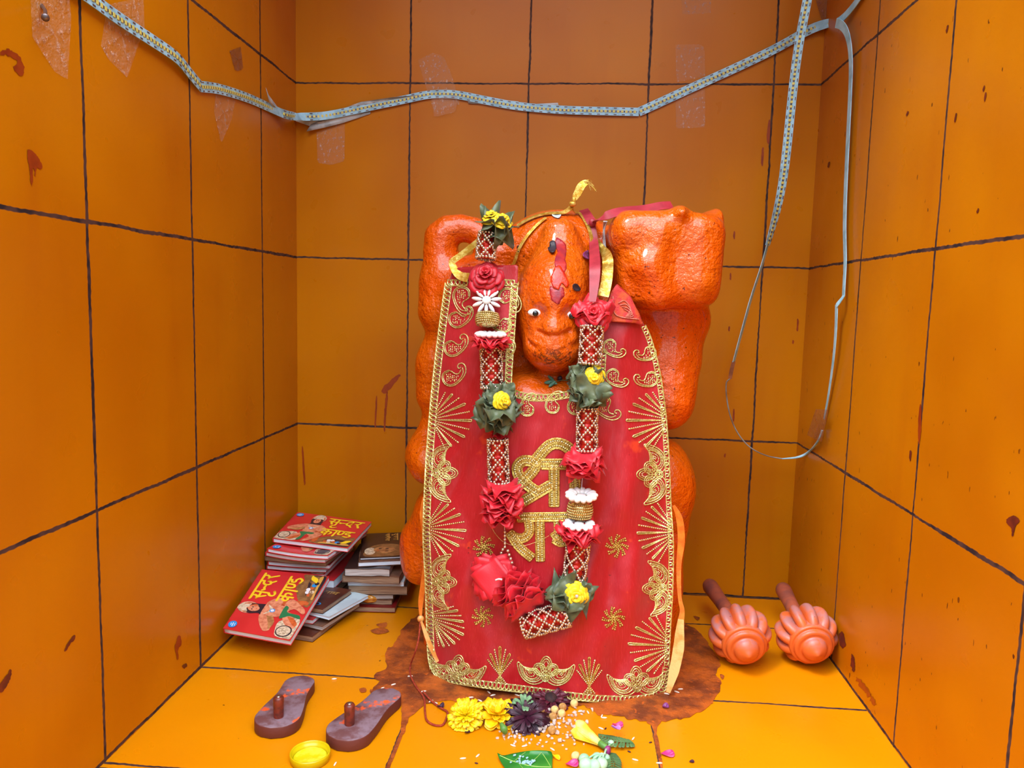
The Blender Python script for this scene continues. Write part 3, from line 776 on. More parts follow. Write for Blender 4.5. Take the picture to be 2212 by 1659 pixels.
def tubeb(path,R,ncell=5,pitch=None,name='bead_tube',r0=3.4,taper=1.):
    """lattice of small beads around a foil core; path in photo pixels"""
    P=[gp(x,y,R*Q0*.95+.001) for x,y in path]; P=resample(smooth(P,6),.0012)
    L=.0012*(len(P)-1); Rm=R*Q0; rb=r0*Q0
    core=MB().tube(P,[Rm*.68*(1-(1-taper)*(i/len(P)))*(1+.06*math.sin(i*1.1)) for i in range(len(P))],10)
    fr=[];up=None
    for i,p in enumerate(P):
        t_=(P[min(i+1,len(P)-1)]-P[max(i-1,0)]).normalized()
        up=(t_.cross(Vector((0,-1,0)))) if up is None else up-t_*up.dot(t_)
        up.normalize(); fr.append((p,up.copy(),t_.cross(up)))
    mb=MB()
    def pt(s_,a):
        u=max(0,min(.9999,s_/L))*(len(P)-1);i=int(u);f_=u-i;p=P[i].lerp(P[min(i+1,len(P)-1)],f_)
        k=Rm*(1-(1-taper)*s_/L)
        return p+(fr[i][1]*math.cos(a)+fr[i][2]*math.sin(a))*k
    per=2*PI*Rm/ncell; rows=max(2,round(L/(per*1.0))); h=L/rows
    nb=max(3,round(math.hypot(h/2,per/2)*1.0/(rb*2.0)))
    for sgn in (1,-1):
        for c_ in range(ncell):
            tot=rows*2*nb
            for k in range(tot+1):
                s_=L*k/tot; a=2*PI/ncell*(c_+sgn*(k/nb)*.5)+.26
                mb.ball(pt(s_,a),rb*(1+.08*math.sin(k*5+c_)),7,4)
    for s_ in (0,L):
        n=int(2*PI*Rm/(rb*2.1))
        for k in range(n): mb.ball(pt(s_,2*PI*k/n),rb,7,4)
    o=mb.build(name,M_BEAD,gar); core.build('foil_core',M_FOIL,o); return o
DNW=Vector((0,0,-1)); TOC=Vector((0,-1,.12)).normalized()
def petals(px,py,ax,R,n,name='petal_ring',size=(.36,.13),off=None,cone=.0,label=None):
    c=gp(px,py,off if off is not None else R*Q0*.7);Rm=R*Q0;M=align(ax);mb=MB()
    for k in range(n):
        a=2*PI*k/n+.2; d=Vector((math.cos(a),math.sin(a),cone)).normalized()
        q=c+M@(d*Rm*(1-size[0])); mb.ball(q,(Rm*size[1],Rm*size[1],Rm*size[0]),8,7,M=align(M@d))
    mb.ball(c,(Rm*.3,Rm*.3,Rm*.14),12,6,M=M)
    o=mb.build(name,M_SEED,gar)
    if label:o['label']=label
    return o
def drum(px,py,ax,R,Hh,off=None):
    c=gp(px,py,off if off is not None else R*Q0*.9);M=align(ax);Rm=R*Q0;h=Hh*Q0/2
    prof=[(0,-h*1.2),(Rm*.55,-h*1.15),(Rm*.8,-h*.8),(Rm*.93,-h*.5),(Rm*.96,0),(Rm*.93,h*.5),(Rm*.8,h*.8),(Rm*.55,h*1.15),(0,h*1.2)]
    o=MB().lathe(prof,20,M,c).build('gold_drum',M_BEADG,gar); mb=MB()
    for j in range(6):
        z=(j/5*2-1)*h*.78; r=Rm*(1.0-.10*abs(j/5*2-1)**2); n=int(2*PI*r/(4.3*Q0))
        for k in range(n):
            a=2*PI*(k+.5*(j%2))/n; mb.ball(c+M@Vector((r*math.cos(a),r*math.sin(a),z)),2.3*Q0,6,4)
    mb.build('bead_wrap',M_BEADG,o)
def threadp(pts,off,r=.8,mat=None,name='thread'):
    mb=MB().tube(smooth([gp(x,y,off) for x,y in pts],4),r*Q0,5); return mb.build(name,mat or M_THR,gar)
def leafy(px,py,R,seed,yel,axes,off=None,sizes=None):
    o,c,M=ruffle(px,py,(.25,-.75,.5),R,R*.75,7,seed,M_FGRN,'leaf_rosette',off=off,amp=.26,kf=5,tilt=.42)
    for k,(yx,yy,yr,ya) in enumerate(yel):
        rose(yx,yy,ya,yr,seed*5+k,M_FYEL,'yellow_rose',off=(off or R*Q0*.8)+yr*Q0*.75,parent=gar,turns=4)
# left strand, top to bottom
o,c,M=ruffle(1074,487,(.1,-.6,.6),46,18,4,3,M_FGRN,'leaf_rosette',off=.012,amp=.36,kf=3,tilt=.5)
rose(1060,464,(-.2,-.55,.9),27,4,M_FYEL,'yellow_rose',off=.020,turns=4);rose(1086,470,(.25,-.65,.8),26,5,M_FYEL,'yellow_rose',off=.022,turns=4)
ruffle(1052,503,(0,-.3,1),17,6,2,8,M_FRED,'fabric_flower',off=.008,tilt=.3);ruffle(1072,512,(.5,-.5,.5),18,6,2,9,M_FRED,'fabric_flower',off=.008,tilt=.3)
tubeb([(1055,505),(1051,530),(1049,558)],21)
rose(1050,592,(.03,-.75,.45),44,11,M_FRED2,turns=5)
petals(1051,648,(.05,-.93,.3),34,11,off=.017,cone=-.1)
drum(1053,690,(0,.25,1),26,30)
petals(1060,721,(0,.05,-1),36,13,size=(.32,.18),off=.021,cone=.05)
ruffle(1060,738,(0,.2,-1),44,20,6,15,M_FRED,off=.021,amp=.12,kf=6,tilt=.06)
tubeb([(1060,754),(1062,795),(1062,838)],23)
leafy(1074,888,52,6,[(1090,866,24,(.6,-.75,.2)),(1048,893,22,(-.75,-.5,.1))],None,off=.022)
leafy(1080,862,40,16,[],None,off=.018)
ruffle(1076,938,(.2,-.3,1),20,14,3,21,M_FRED,off=.010)
tubeb([(1075,950),(1076,996),(1078,1044)],22)
ruffle(1084,1086,(.06,-.18,1),47,76,14,23,M_FRED,off=.024,amp=.13,kf=6,tilt=.07)
threadp([(1089,1128),(1090,1146),(1091,1180)],.010)
mb=MB()
for k in range(5): mb.ball(gp(1090.5,1149+k*8.2,.010),3.6*Q0,8,5)
for k in range(4): mb.ball(gp(1086-k*3.2,1187+k*7.5,.011),3.8*Q0,8,5); mb.ball(gp(1097+k*3,1190+k*8.6,.011),3.8*Q0,8,5)
mb.build('bead_string',M_BEAD,gar)
# the pair of open red flowers at the foot of the left strand
o,c,M=ruffle(1066,1246,(-.12,-.95,.18),53,24,8,31,M_FRED,off=.020,amp=.05,kf=3,tilt=.09)
threadp([(1071,1253),(1077,1251),(1084,1252)],.038,2.2)
ruffle(1122,1285,(.52,-.55,-.45),54,66,13,37,M_FRED,off=.022,amp=.11,kf=5,tilt=.09)
tubeb([(1132,1352),(1176,1340),(1226,1326)],26,ncell=6)
# right strand
Pk=[(1268,470),(1274,488),(1280,540),(1283,600),(1282,655)]
mb=MB()
def offp(x,y): 
    p,n=st(x,y,.006); return p
R1=[offp(1258,462),offp(1268,476),offp(1276,490)];
P=[offp(1276,490),offp(1279,530),gp(1285,570,.012),gp(1284,610,.022),gp(1280,652,.030)]
mb.ribbon(smooth(P,6),Vector((-.15,-1,.1)),[ (14+10*math.sin(PI*i/24))*Q0 for i in range(25)],.0006); mb.ribbon(smooth(R1,4),Vector((0,-1,.4)),22*Q0,.0006)
P=[offp(1278,488),at(1300,470,-.285),at(1340,456,-.28),at(1390,452,-.27),at(1430,444,-.265),at(1452,443,-.26)]
mb.ribbon(smooth(P,6),Vector((.05,-.75,.7)),[(10+16*min(1,i/8))*Q0 for i in range(31)],.0006)
rt=mb.build('ribbon_tie',M_CRIM,gar); rt['label']='crimson ribbon tie knotted beside the head'
MB().ball(offp(1276,489)+Vector((0,-.004,0)),(.0055,.004,.006),10,7).build('knot',M_CRIM,rt)
rose(1282,676,(-.02,-.85,.35),43,41,M_FRED,turns=5,off=.022)
ruffle(1281,668,(0,-.6,.7),44,10,3,43,M_FRED,off=.016,amp=.16,kf=5,tilt=.12)
tubeb([(1279,706),(1277,745),(1274,786)],24)
leafy(1272,842,46,8,[(1284,814,25,(.08,-.95,.2))],None,off=.018); leafy(1252,812,26,9,[],None,off=.012)
tubeb([(1269,882),(1268,928),(1268,974)],22)
ruffle(1260,998,(.03,-.45,.9),47,36,8,51,M_FRED,off=.020,amp=.15,kf=6,tilt=.1)
threadp([(1259,1024),(1257,1045),(1256,1074)],.014)
petals(1256,1072,(0,-.18,1),36,13,size=(.34,.2),off=.022,cone=.1)
drum(1253,1102,(0,.05,1),27,36)
petals(1251,1131,(0,.06,-1),36,13,size=(.32,.2),off=.022,cone=.05)
ruffle(1250,1148,(.02,.22,-1),48,30,7,57,M_FRED,off=.022,amp=.14,kf=6,tilt=.08)
tubeb([(1249,1176),(1245,1212),(1239,1254)],25,taper=.95)
leafy(1232,1282,50,10,[(1244,1288,31,(.1,-.95,.12))],None,off=.020)
MB().ball(gp(1246,1288,.044),(3.6*Q0,2*Q0,3.6*Q0),10,6).build('glass_bead',simple('clear_gem',S(220,225,235),rough=.05,trans=.4),gar)
ruffle(1222,1322,(.8,-.4,-.3),9,4,2,61,M_SEED,'thread_end',off=.006)
# fine loose thread across the lettering
threadp([(1060,1130),(1068,1150),(1090,1172),(1125,1180),(1165,1168),(1186,1157)],.004,.5,M_GOLD,'loose_thread')
# ------------------------------------------------------------ gold ribbon around the head
M_GRIB=simple('gold_ribbon',S(196,150,44),S(232,206,110),160,rough=.35,metal=.6,bump=.6,bs=600)
gr=thing('gold_ribbon',at(1240,445,-.25),'gold ribbon tied around the head with a frayed knot on top','ribbon')
def onst(mb,pts,w,off=.0012,sm=5,dn=None):
    P=smooth([Vector((x,y)) for x,y in pts],sm); Pp=[];N=[]
    for p in P:
        a,n=st(p.x,p.y,off); Pp.append(a); N.append(n if dn is None else (n+Vector(dn)).normalized())
    N2=[]
    for i in range(len(N)):
        s_=Vector((0,0,0))
        for j in range(max(0,i-3),min(len(N),i+4)): s_+=N[j]
        N2.append(s_.normalized())
    mb.ribbon(Pp,N2,w*Q0 if not isinstance(w,list) else [q*Q0 for q in w],.0006)
M1=MB(); onst(M1,[(1112,480),(1130,470),(1150,462),(1180,453),(1210,449),(1236,446)],13,.003); M1.build('band',M_GRIB,gr)
M1=MB(); onst(M1,[(1098,578),(1112,572),(1122,540),(1140,512),(1160,490),(1180,474)],8,.003); M1.build('band',M_GRIB,gr)
M1=MB(); onst(M1,[(1236,446),(1250,462),(1262,480),(1272,500),(1278,530),(1280,552)],9,.003); M1.build('band',M_GRIB,gr)
M1=MB(); P=[offp(1284,520),offp(1298,540),gp(1312,556,.006),gp(1313,580,.008),gp(1310,610,.010),gp(1303,640,.012)]; M1.ribbon(smooth(P,6),Vector((-.2,-1,0)),[(6+18*min(1,i/10))*Q0 for i in range(31)],.0006); M1.build('band',M_GRIB,gr)
M1=MB(); P=[ca(1012,600,.004),ca(990,594,.004),at(976,570,-.285),at(980,562,-.28),at(1000,548,-.275),at(1036,519,-.27)]; M1.ribbon(smooth(P,6),Vector((.3,-1,.1)),[(22-8*min(1,i/14))*Q0 for i in range(31)],.0006); M1.build('band',M_GRIB,gr)
kp=offp(1237,444)
MB().ball(kp+Vector((0,-.002,.002)),(.0055,.004,.004),10,7).ball(at(1240,434,kp.y-.002),(.0035,.003,.006),10,7,).build('knot',M_GRIB,gr)
M1=MB(); P=[at(x,y,kp.y-.002) for x,y in ((1240,434),(1244,424),(1250,414),(1254,404),(1262,396),(1272,393))]
M1.ribbon(smooth(P,4),Vector((-.4,-1,.1)),[(8+13*math.sin(PI*i/20)**.7)*Q0 for i in range(21)],.001)
rr=random.Random(4)
for k in range(16):
    a=at(1266+rr.uniform(-6,4),394+rr.uniform(-3,6),kp.y-.002); b=at(1278+rr.uniform(-6,12),390+rr.uniform(-2,28),kp.y-.002+rr.uniform(-.006,.006)); c2=a.lerp(b,.5)+Vector((0,0,.003))
    M1.tube(smooth([a,c2,b],4),.6*Q0,4)
M1.build('frayed_end',M_GRIB,gr)
# white elastic cord beside the head
ec=MB();
for dx in (-3,0,3): 
    P=[at(1308+dx,478,-.262),st(1308+dx,500,.0035)[0],st(1310+dx,530,.0035)[0],st(1311+dx,552,.0035)[0]]; ec.tube(smooth(P,4),1.7*Q0,6)
tag(ec.build('elastic_cord',simple('elastic',S(206,206,206),S(180,180,186),300,rough=.8),base=at(1308,515,-.26)),'short white elastic cord lying against the idol beside the head','cord')
# bits of offering stuck on the idol
def stuck(name,poly,mat,label,cat,off=.0012,curl=.003):
    P=rag([Vector(p) for p in poly],1.,len(poly)); c=sum(P,Vector((0,0)))/len(P)
    Vv,Ff=tri2d(P,4); rr=max((p-c).length for p in P); mb=MB()
    def q(p):
        s_,n=st(p.x,p.y,off); return s_+n*curl*((p-c).length/rr)**2
    mb.add([q(p) for p in Vv],Ff); b=st(c.x,c.y,0)[0]
    return tag(mb.build(name,mat,base=b,solid=.0005),label,cat)
M_DRY=simple('dry_petal',S(30,26,36),S(52,40,52),90,rough=.5); M_PUR=simple('purple_petal',S(128,44,110),S(160,84,150),90,rough=.5)
stuck('dried_petal',[(1189,526),(1199,524),(1201,536),(1199,548),(1192,551),(1184,540),(1188,535)],M_DRY,'black dried petal stuck high on the forehead of the idol','petal')
stuck('dried_petal',[(1233,619),(1240,614),(1248,618),(1251,626),(1247,630),(1238,628)],M_DRY,'black dried petal stuck on the forehead above the right eye','petal')
stuck('rose_petal',[(1258,548),(1266,542),(1270,548),(1272,560),(1266,563),(1256,556)],M_PUR,'small purple petal stuck on the forehead beside the crimson ribbon','petal')
stuck('dried_petal',[(1118,535),(1123,530),(1126,538),(1121,546)],M_DRY,'tiny dark petal on the idol left of the face','petal')
stuck('wax_scrap',[(1192,462),(1206,460),(1212,468),(1206,474),(1194,470)],simple('white_scrap',S(190,204,212),rough=.6),'pale white scrap stuck on top of the head','scrap',curl=.002)
M_HERB=simple('herb_leaf',S(44,92,66),S(70,120,90),120,rough=.5)
hb=thing('basil_sprig',st(1195,828,0)[0],'small green leaf sprig lying on the chest under the chin','leaf')
mb=MB()
for x,y,a,l in ((1186,830,3.3,22),(1190,822,2.4,18),(1192,834,3.9,20),(1196,832,2.9,16)):
    c=st(x,y,.004)[0]; d=RT*math.cos(a)-DN*math.sin(a); M=align(-FW*1.+Vector((0,0,.2)),d)
    def fn(u,v,c=c,M=M,l=l): 
        s_=u*2-1; return c+M@Vector((s_*l*Q0*.55,(v*2-1)*l*Q0*.2*(1-s_*s_)**.7,.001*s_*s_))
    mb.grid(fn,7,4)
mb.build('leaf',M_HERB,hb,solid=.0003)
MB().tube(smooth([st(1196,830,.003)[0],st(1212,826,.004)[0],st(1232,828,.003)[0]],4),.8*Q0,5).build('stem',M_HERB,hb)
MB().ball(st(1208,822,.004)[0],(.0035,.003,.0035),8,6).build('seed_head',M_DRY,hb)
# ============================================================ light strips, wire, tape
M_STRIP=simple('strip_board',S(160,214,240),S(130,180,206),60,rough=.45); M_PLAIN=simple('strip_backing',S(166,220,242),S(136,190,212),40,rough=.5)
M_CHIP=simple('led_chip',S(214,206,110),S(196,190,96),300,rough=.3); M_PAD=simple('solder_pad',S(110,80,76),S(70,58,62),200,rough=.5)
M_PAPER=simple('peeled_paper',S(186,196,202),S(150,160,166),50,rough=.8); M_WIRE=simple('grey_wire',S(150,166,172),S(120,110,100),30,rough=.5)
NB=Vector((0,-1,0));NL=Vector((1,0,0));NR=Vector((-1,0,0))
def strip(name,P,N,w,parent,mat,chips=True,pitch=.0068):
    mb=MB(); mb.ribbon(P,N,w,.0009); o=mb.build(name,mat,parent)
    if not chips: return o
    L=[0.]
    for a,b in zip(P[:-1],P[1:]): L.append(L[-1]+(b-a).length)
    ws=w if isinstance(w,list) else [w]*len(P)
    cm=MB();pm=MB();s_=.004;i=0;k=0
    while s_<L[-1]-.003:
        while i<len(L)-2 and L[i+1]<s_: i+=1
        f_=(s_-L[i])/max(1e-9,L[i+1]-L[i]); p=P[i].lerp(P[i+1],f_); t_=(P[i+1]-P[i]).normalized()
        n=(N[i] if not isinstance(N,Vector) else N); sd=t_.cross(n).normalized(); n=sd.cross(t_).normalized()
        def bx(mb,cx,cy,hx,hy,hz):
            vs=[];
            for z in (0,hz):
                for a,b in ((-1,-1),(1,-1),(1,1),(-1,1)): vs.append(p+t_*(cx+a*hx)+sd*(cy+b*hy)+n*(.0005+z))
            mb.add(vs,[(4,5,6,7),(0,1,5,4),(1,2,6,5),(2,3,7,6),(3,0,4,7)])
        wv=ws[i]
        bx(cm,0,0,.0017,wv*.15,.0007)
        if k%2==0:
            for q in (-.38,.38): bx(pm,.002,q*wv,.0024,wv*.05,.0003)
        for q in (-.0028,.0028): bx(pm,q,0,.0005,wv*.1,.0004)
        s_+=pitch;k+=1
    cm.build('diode_row',M_CHIP,o,smooth=False,fixn=False); pm.build('solder_pads',M_PAD,o,smooth=False,fixn=False)
    return o
def path(spec,sm=4):
    """spec: (px,py,wall,offset); returns smoothed points and normals"""
    P=[];N=[]
    for x,y,w_,o_ in spec:
        if w_=='L': P.append(onx(x,y,o_));N.append(NL)
        elif w_=='R': P.append(onx(x,y,W-o_));N.append(NR)
        else: P.append(at(x,y,-o_));N.append(NB)
    P2=smooth(P,sm); N2=[]
    for i in range(len(P)-1):
        for k in range(sm): N2.append(N[i].lerp(N[i+1],k/sm).normalized())
    N2.append(N[-1]); return P2,N2
ls=thing('led_strip',onx(435,188,.003),'white light strip with yellow diodes sagging across the left and back walls','light strip')
P,N=path([(20,-190,'L',.006),(90,-95,'L',.006),(150,-38,'L',.006),(200,-2,'L',.006),(245,32,'L',.006),(290,62,'L',.006),(345,98,'L',.006),(384,125,'L',.007),(405,152,'L',.006),(434,187,'L',.004)])
strip('strip',P,N,.0142,ls,M_STRIP)
P,N=path([(434,187,'L',.0035),(470,191,'L',.003),(520,206,'L',.003),(556,220,'L',.003),(598,240,'L',.005),(622,249,'L',.014),(645,252,'B',.024),(672,252,'B',.016),(705,250,'B',.008),(760,239,'B',.004),(820,226,'B',.004),(880,214,'B',.0035),(925,204,'B',.003),(962,203,'B',.003),(990,205,'B',.003),(1030,213,'B',.003),(1090,225,'B',.003),(1140,232,'B',.003),(1220,238,'B',.004),(1300,240,'B',.004),(1380,242,'B',.003)])
strip('strip',P,N,.0134,ls,M_STRIP)
P,N=path([(1380,242,'B',.0032),(1420,224,'B',.003),(1500,187,'B',.003),(1600,142,'B',.004),(1690,98,'B',.004),(1740,68,'B',.006),(1780,52,'B',.010),(1808,48,'B',.03)])
strip('strip',P,N,.0142,ls,M_STRIP)
P,N=path([(1808,48,'R',.012),(1822,38,'R',.008),(1850,5,'R',.004),(1885,-50,'R',.004),(1960,-190,'R',.004)]); strip('strip',P,N,.0115,ls,M_PLAIN,False)
# peeled backing paper behind the strip
def quad(mb,pts,w_,o_):
    f_=lambda x,y,o:(onx(x,y,o) if w_=='L' else onx(x,y,W-o) if w_=='R' else at(x,y,-o))
    mb.add([f_(x,y,o_+d) for x,y,d in pts],[tuple(range(len(pts)))])
mb=MB(); quad(mb,[(574,189,.012),(580,205,.008),(600,232,.002),(622,250,.004),(605,247,.002),(582,222,.004)],'L',.002)
mb.build('backing_paper',M_PAPER,ls,solid=.0004); mb=MB(); quad(mb,[(612,247,.008),(640,262,.010),(668,272,.004),(690,262,.0),(720,252,0),(660,255,0)],'B',.0025)
mb.build('backing_paper',M_PAPER,ls,solid=.0004)
mb=MB(); quad(mb,[(662,284,.008),(672,268,.005),(720,254,.001),(800,240,.0),(800,246,.0),(740,266,.002),(700,276,.004)],'B',.0012)
mb.build('backing_paper',M_PAPER,ls,solid=.0004); mb=MB(); quad(mb,[(716,244,.001),(780,220,.006),(850,210,.007),(905,205,.003),(905,211,.001),(800,233,0)],'B',.0010)
mb.build('backing_paper',M_PAPER,ls,solid=.0004); mb=MB(); quad(mb,[(1010,216,.002),(1060,222,.001),(1080,230,.001),(1050,226,.0),(1012,224,.001)],'B',.001);
mb.build('backing_paper',M_PAPER,ls,solid=.0004); mb=MB(); quad(mb,[(1062,214,.003),(1120,219,.002),(1122,226,0),(1068,222,0)],'B',.001)
mb.build('backing_paper',M_PAPER,ls,solid=.0004); mb=MB(); quad(mb,[(1160,224,.003),(1205,222,.002),(1208,232,0),(1170,231,0)],'B',.001)
mb.build('backing_paper',M_PAPER,ls,solid=.0004)
# hanging loop: strip, plug, wire, plain strip
hs=thing('hanging_light_strip',at(1715,300,-.07),'loose light strip hanging in a loop in front of the right corner','light strip')
P,N=path([(1790,-330,'B',.10),(1766,-150,'B',.10),(1752,-50,'B',.10),(1744,0,'B',.10),(1732,60,'B',.095),(1722,120,'B',.09),(1712,200,'B',.085),(1703,290,'B',.08),(1694,370,'B',.075),(1684,430,'B',.07),(1672,480,'B',.065),(1658,530,'B',.06)])
for i in range(len(N)):
    u=max(0,(i-8)/(len(N)-9)); a=-.35+1.2*max(0,u-.55)/.45+.5*max(0,.15-u)/.15; N[i]=Vector((math.sin(a),-math.cos(a),0))
strip('strip',P,N,.0130,hs,M_STRIP,pitch=.0066)
P,N=path([(1658,530,'B',.06),(1644,580,'B',.055),(1622,645,'B',.05),(1610,690,'B',.05),(1596,740,'B',.048),(1585,782,'B',.045)])
for i in range(len(N)): N[i]=Vector((math.sin(1.05),-math.cos(1.05),0))
strip('strip_edge',P,N,.0105,hs,M_PLAIN,False)
P,N=path([(1585,780,'B',.045),(1580,800,'B',.044),(1577,818,'B',.043)]); strip('plug',P,N,.006,hs,simple('brown_plug',S(150,92,60),S(120,70,44),90,rough=.4),False)
P,N=path([(1577,818,'B',.043),(1569,828,'B',.043),(1570,860,'B',.04),(1578,900,'B',.04),(1594,936,'B',.04),(1620,966,'B',.04),(1655,984,'B',.042),(1690,991,'B',.045)],6)
MB().tube(P,.0011,6).build('wire',M_WIRE,hs)
P=smooth([at(1690,991,-.045),at(1722,988,-.05),at(1745,978,-.06),onx(1765,956,W-.006),onx(1776,930,W-.004)],6)
MB().tube(P,[.0011+.0012*min(1,i/8) if i<14 else .0016 for i in range(len(P))],6).build('wire',M_PLAIN,hs)
ps=thing('plain_strip',onx(1830,300,W-.008),'plain pale strip without diodes hanging down the right wall','light strip')
P,N=path([(1806,50,'R',.014),(1818,54,'R',.012),(1830,72,'R',.010),(1837,110,'R',.008),(1838,160,'R',.007),(1835,230,'R',.006),(1830,330,'R',.006),(1826,420,'R',.006),(1824,500,'R',.006),(1826,560,'R',.006),(1824,600,'R',.007),(1822,640,'R',.008)])
ws=[.0128-.004*max(0,(i-24)/20) for i in range(len(P))]; strip('strip',P,N,ws,ps,M_PLAIN,False)
P,N=path([(1823,638,'R',.008),(1815,650,'R',.012),(1807,660,'R',.014)],4); strip('strip_fold',P,N,.007,ps,M_PLAIN,False)
P,N=path([(1807,658,'R',.013),(1806,700,'R',.012),(1803,750,'R',.010),(1796,810,'R',.007),(1787,870,'R',.005),(1780,905,'R',.004)],4); strip('strip',P,N,[.0095-.0045*i/20 for i in range(21)],ps,M_PLAIN,False)
# clear tape
def tape_mat(name,a,col):
    t=NT(name); t.set(Base_Color=col,Roughness=.09); t.b.inputs['Specular IOR Level'].default_value=.7
    t.set(Alpha=t.math('ADD',a,t.math('MULTIPLY',t.ramp(t.noise(150,5,.75),.52,.66),.5)))
    t.bump(t.math('ADD',t.noise(110,4,.7),t.noise(34,2)),1.,.008); return t.m
M_TAPE=tape_mat('clear_tape',.14,S(232,196,176)); M_TAPE2=tape_mat('brown_tape',.5,S(150,92,66))  # clear tape: whitish tint and patchy opacity stand in for its glints
def tape(poly,w_,label,mat=None,off=.0003,bulge=0.):
    f_=lambda x,y,o:(onx(x,y,o) if w_=='L' else onx(x,y,W-o) if w_=='R' else at(x,y,-o))
    Vv,Ff=tri2d([Vector(p) for p in poly],9); mb=MB()
    mb.add([f_(p.x,p.y,off+bulge*(.5+.5*mnoise.noise((p.x*.03,p.y*.03,2)))+.0008*(.45+mnoise.noise((p.x*.1,p.y*.1,5)))) for p in Vv],Ff)
    c=sum((Vector(p) for p in poly),Vector((0,0)))/len(poly)
    return tag(mb.build('clear_tape',mat or M_TAPE,base=f_(c.x,c.y,off)),label,'tape')
tape([(903,130),(934,114),(958,122),(974,158),(992,215),(992,226),(938,240),(925,205)],'B','crumpled clear tape over the light strip near the middle of the back wall',bulge=.0012)
tape([(932,212),(990,206),(984,242),(938,253)],'B','small clear tape end just below the light strip near the middle',off=.0045)
tape([(1459,96),(1515,96),(1522,104),(1523,165),(1461,178)],'B','square of bubbly clear tape above the sloping light strip')
tape([(1459,205),(1523,190),(1523,275),(1461,278)],'B','square of bubbly clear tape below the sloping light strip')
tape([(1472,-6),(1536,-6),(1536,28),(1474,32)],'B','clear tape at the top edge of the back wall')
tape([(684,285),(745,262),(744,348),(716,356),(686,352)],'B','clear tape hanging under the strip near the left corner')
tape([(66,-6),(150,-6),(154,40),(146,172),(118,155),(70,80)],'L','long clear tape with a curled corner at the top of the left wall',bulge=.0008)
tape([(232,10),(310,-6),(312,60),(275,168),(236,130),(218,100)],'L','clear tape behind the light strip on the left wall')
tape([(466,200),(512,205),(500,260),(478,310),(462,240)],'L','faint clear tape below the kink of the light strip')
tape([(496,110),(520,100),(526,150),(508,155)],'L','scrap of dirty tape on the left wall above the strip',M_TAPE2)
tape([(1762,884),(1790,885),(1775,955),(1743,940)],'R','brown tape holding the wire at the right corner',M_TAPE2,off=.010)
tape([(1762,0),(1800,-6),(1815,30),(1836,48),(1820,62),(1775,45)],'B','grey tape scrap behind the strip in the top right corner',M_TAPE2,off=.002)
# nail
nb=onx(95,14,0.)
mb=MB(); a=onx(97,8,0.0);b=onx(98,38,.022); mb.tube([a+Vector((-.004,0,0)),a.lerp(b,.5),b],.0016,8); mb.lathe([(0,.0012),(.0032,.001),(.0034,0),(0,-.0002)],12,align(b-a),b)
tag(mb.build('nail',simple('steel_nail',S(120,110,112),rough=.35,metal=.8),base=a),'steel nail sticking out of the tape at the top of the left wall','nail')
# ============================================================ booklets
M_CRED=simple('red_cover',S(208,48,50),S(198,40,44),20,rough=.3,coat=.2)
def pages_mat(name,c,c2):
    t=NT(name); x=t.mapping((30,30,2600)); t.set(Base_Color=t.mix(t.ramp(t.noise(1.,2,co=x),.35,.65),c,c2),Roughness=.8); return t.m
M_PG=pages_mat('white_pages',S(228,242,255),S(200,216,230)); M_PGO=pages_mat('old_pages',S(178,150,120),S(112,84,66)); M_PGG=pages_mat('grey_pages',S(206,206,204),S(142,132,126))
M_CBR=simple('brown_cover',S(98,48,30),S(76,36,24),40,rough=.4,coat=.15); M_CDK=simple('dark_cover',S(52,34,30),S(38,26,26),30,rough=.35,coat=.2); M_CTAN=simple('worn_cover',S(120,84,62),S(92,62,50),60,rough=.6)
M_CDR=simple('maroon_cover',S(130,24,24),S(108,18,20),40,rough=.4); M_CCY=simple('pale_blue_cover',S(196,216,222),S(178,196,204),40,rough=.5)
IN=[simple('ink_yellow',S(240,206,40),rough=.4),simple('ink_skin',S(222,148,112),S(196,110,78),160,rough=.35),simple('ink_hair',S(44,34,44),rough=.35),simple('ink_cream',S(222,206,176),S(170,150,120),220,rough=.35),
    simple('ink_green',S(34,120,74),rough=.35),simple('ink_orange',S(206,104,52),S(184,80,40),140,rough=.35),simple('ink_brown',S(120,82,48),S(150,110,66),130,rough=.35),simple('ink_blue',S(20,140,214),rough=.35),simple('ink_dark',S(38,34,44),S(56,44,44),200,rough=.35),simple('ink_white',S(226,230,232),rough=.35),simple('ink_gold',S(206,160,76),rough=.35),simple('ink_face',S(196,140,86),S(150,100,60),90,rough=.35)]
YEL,SKIN,HAIR,CREAM,GRN,ORG_,BRN,BLU,DRK,WHT,GLD,FACE=range(12)
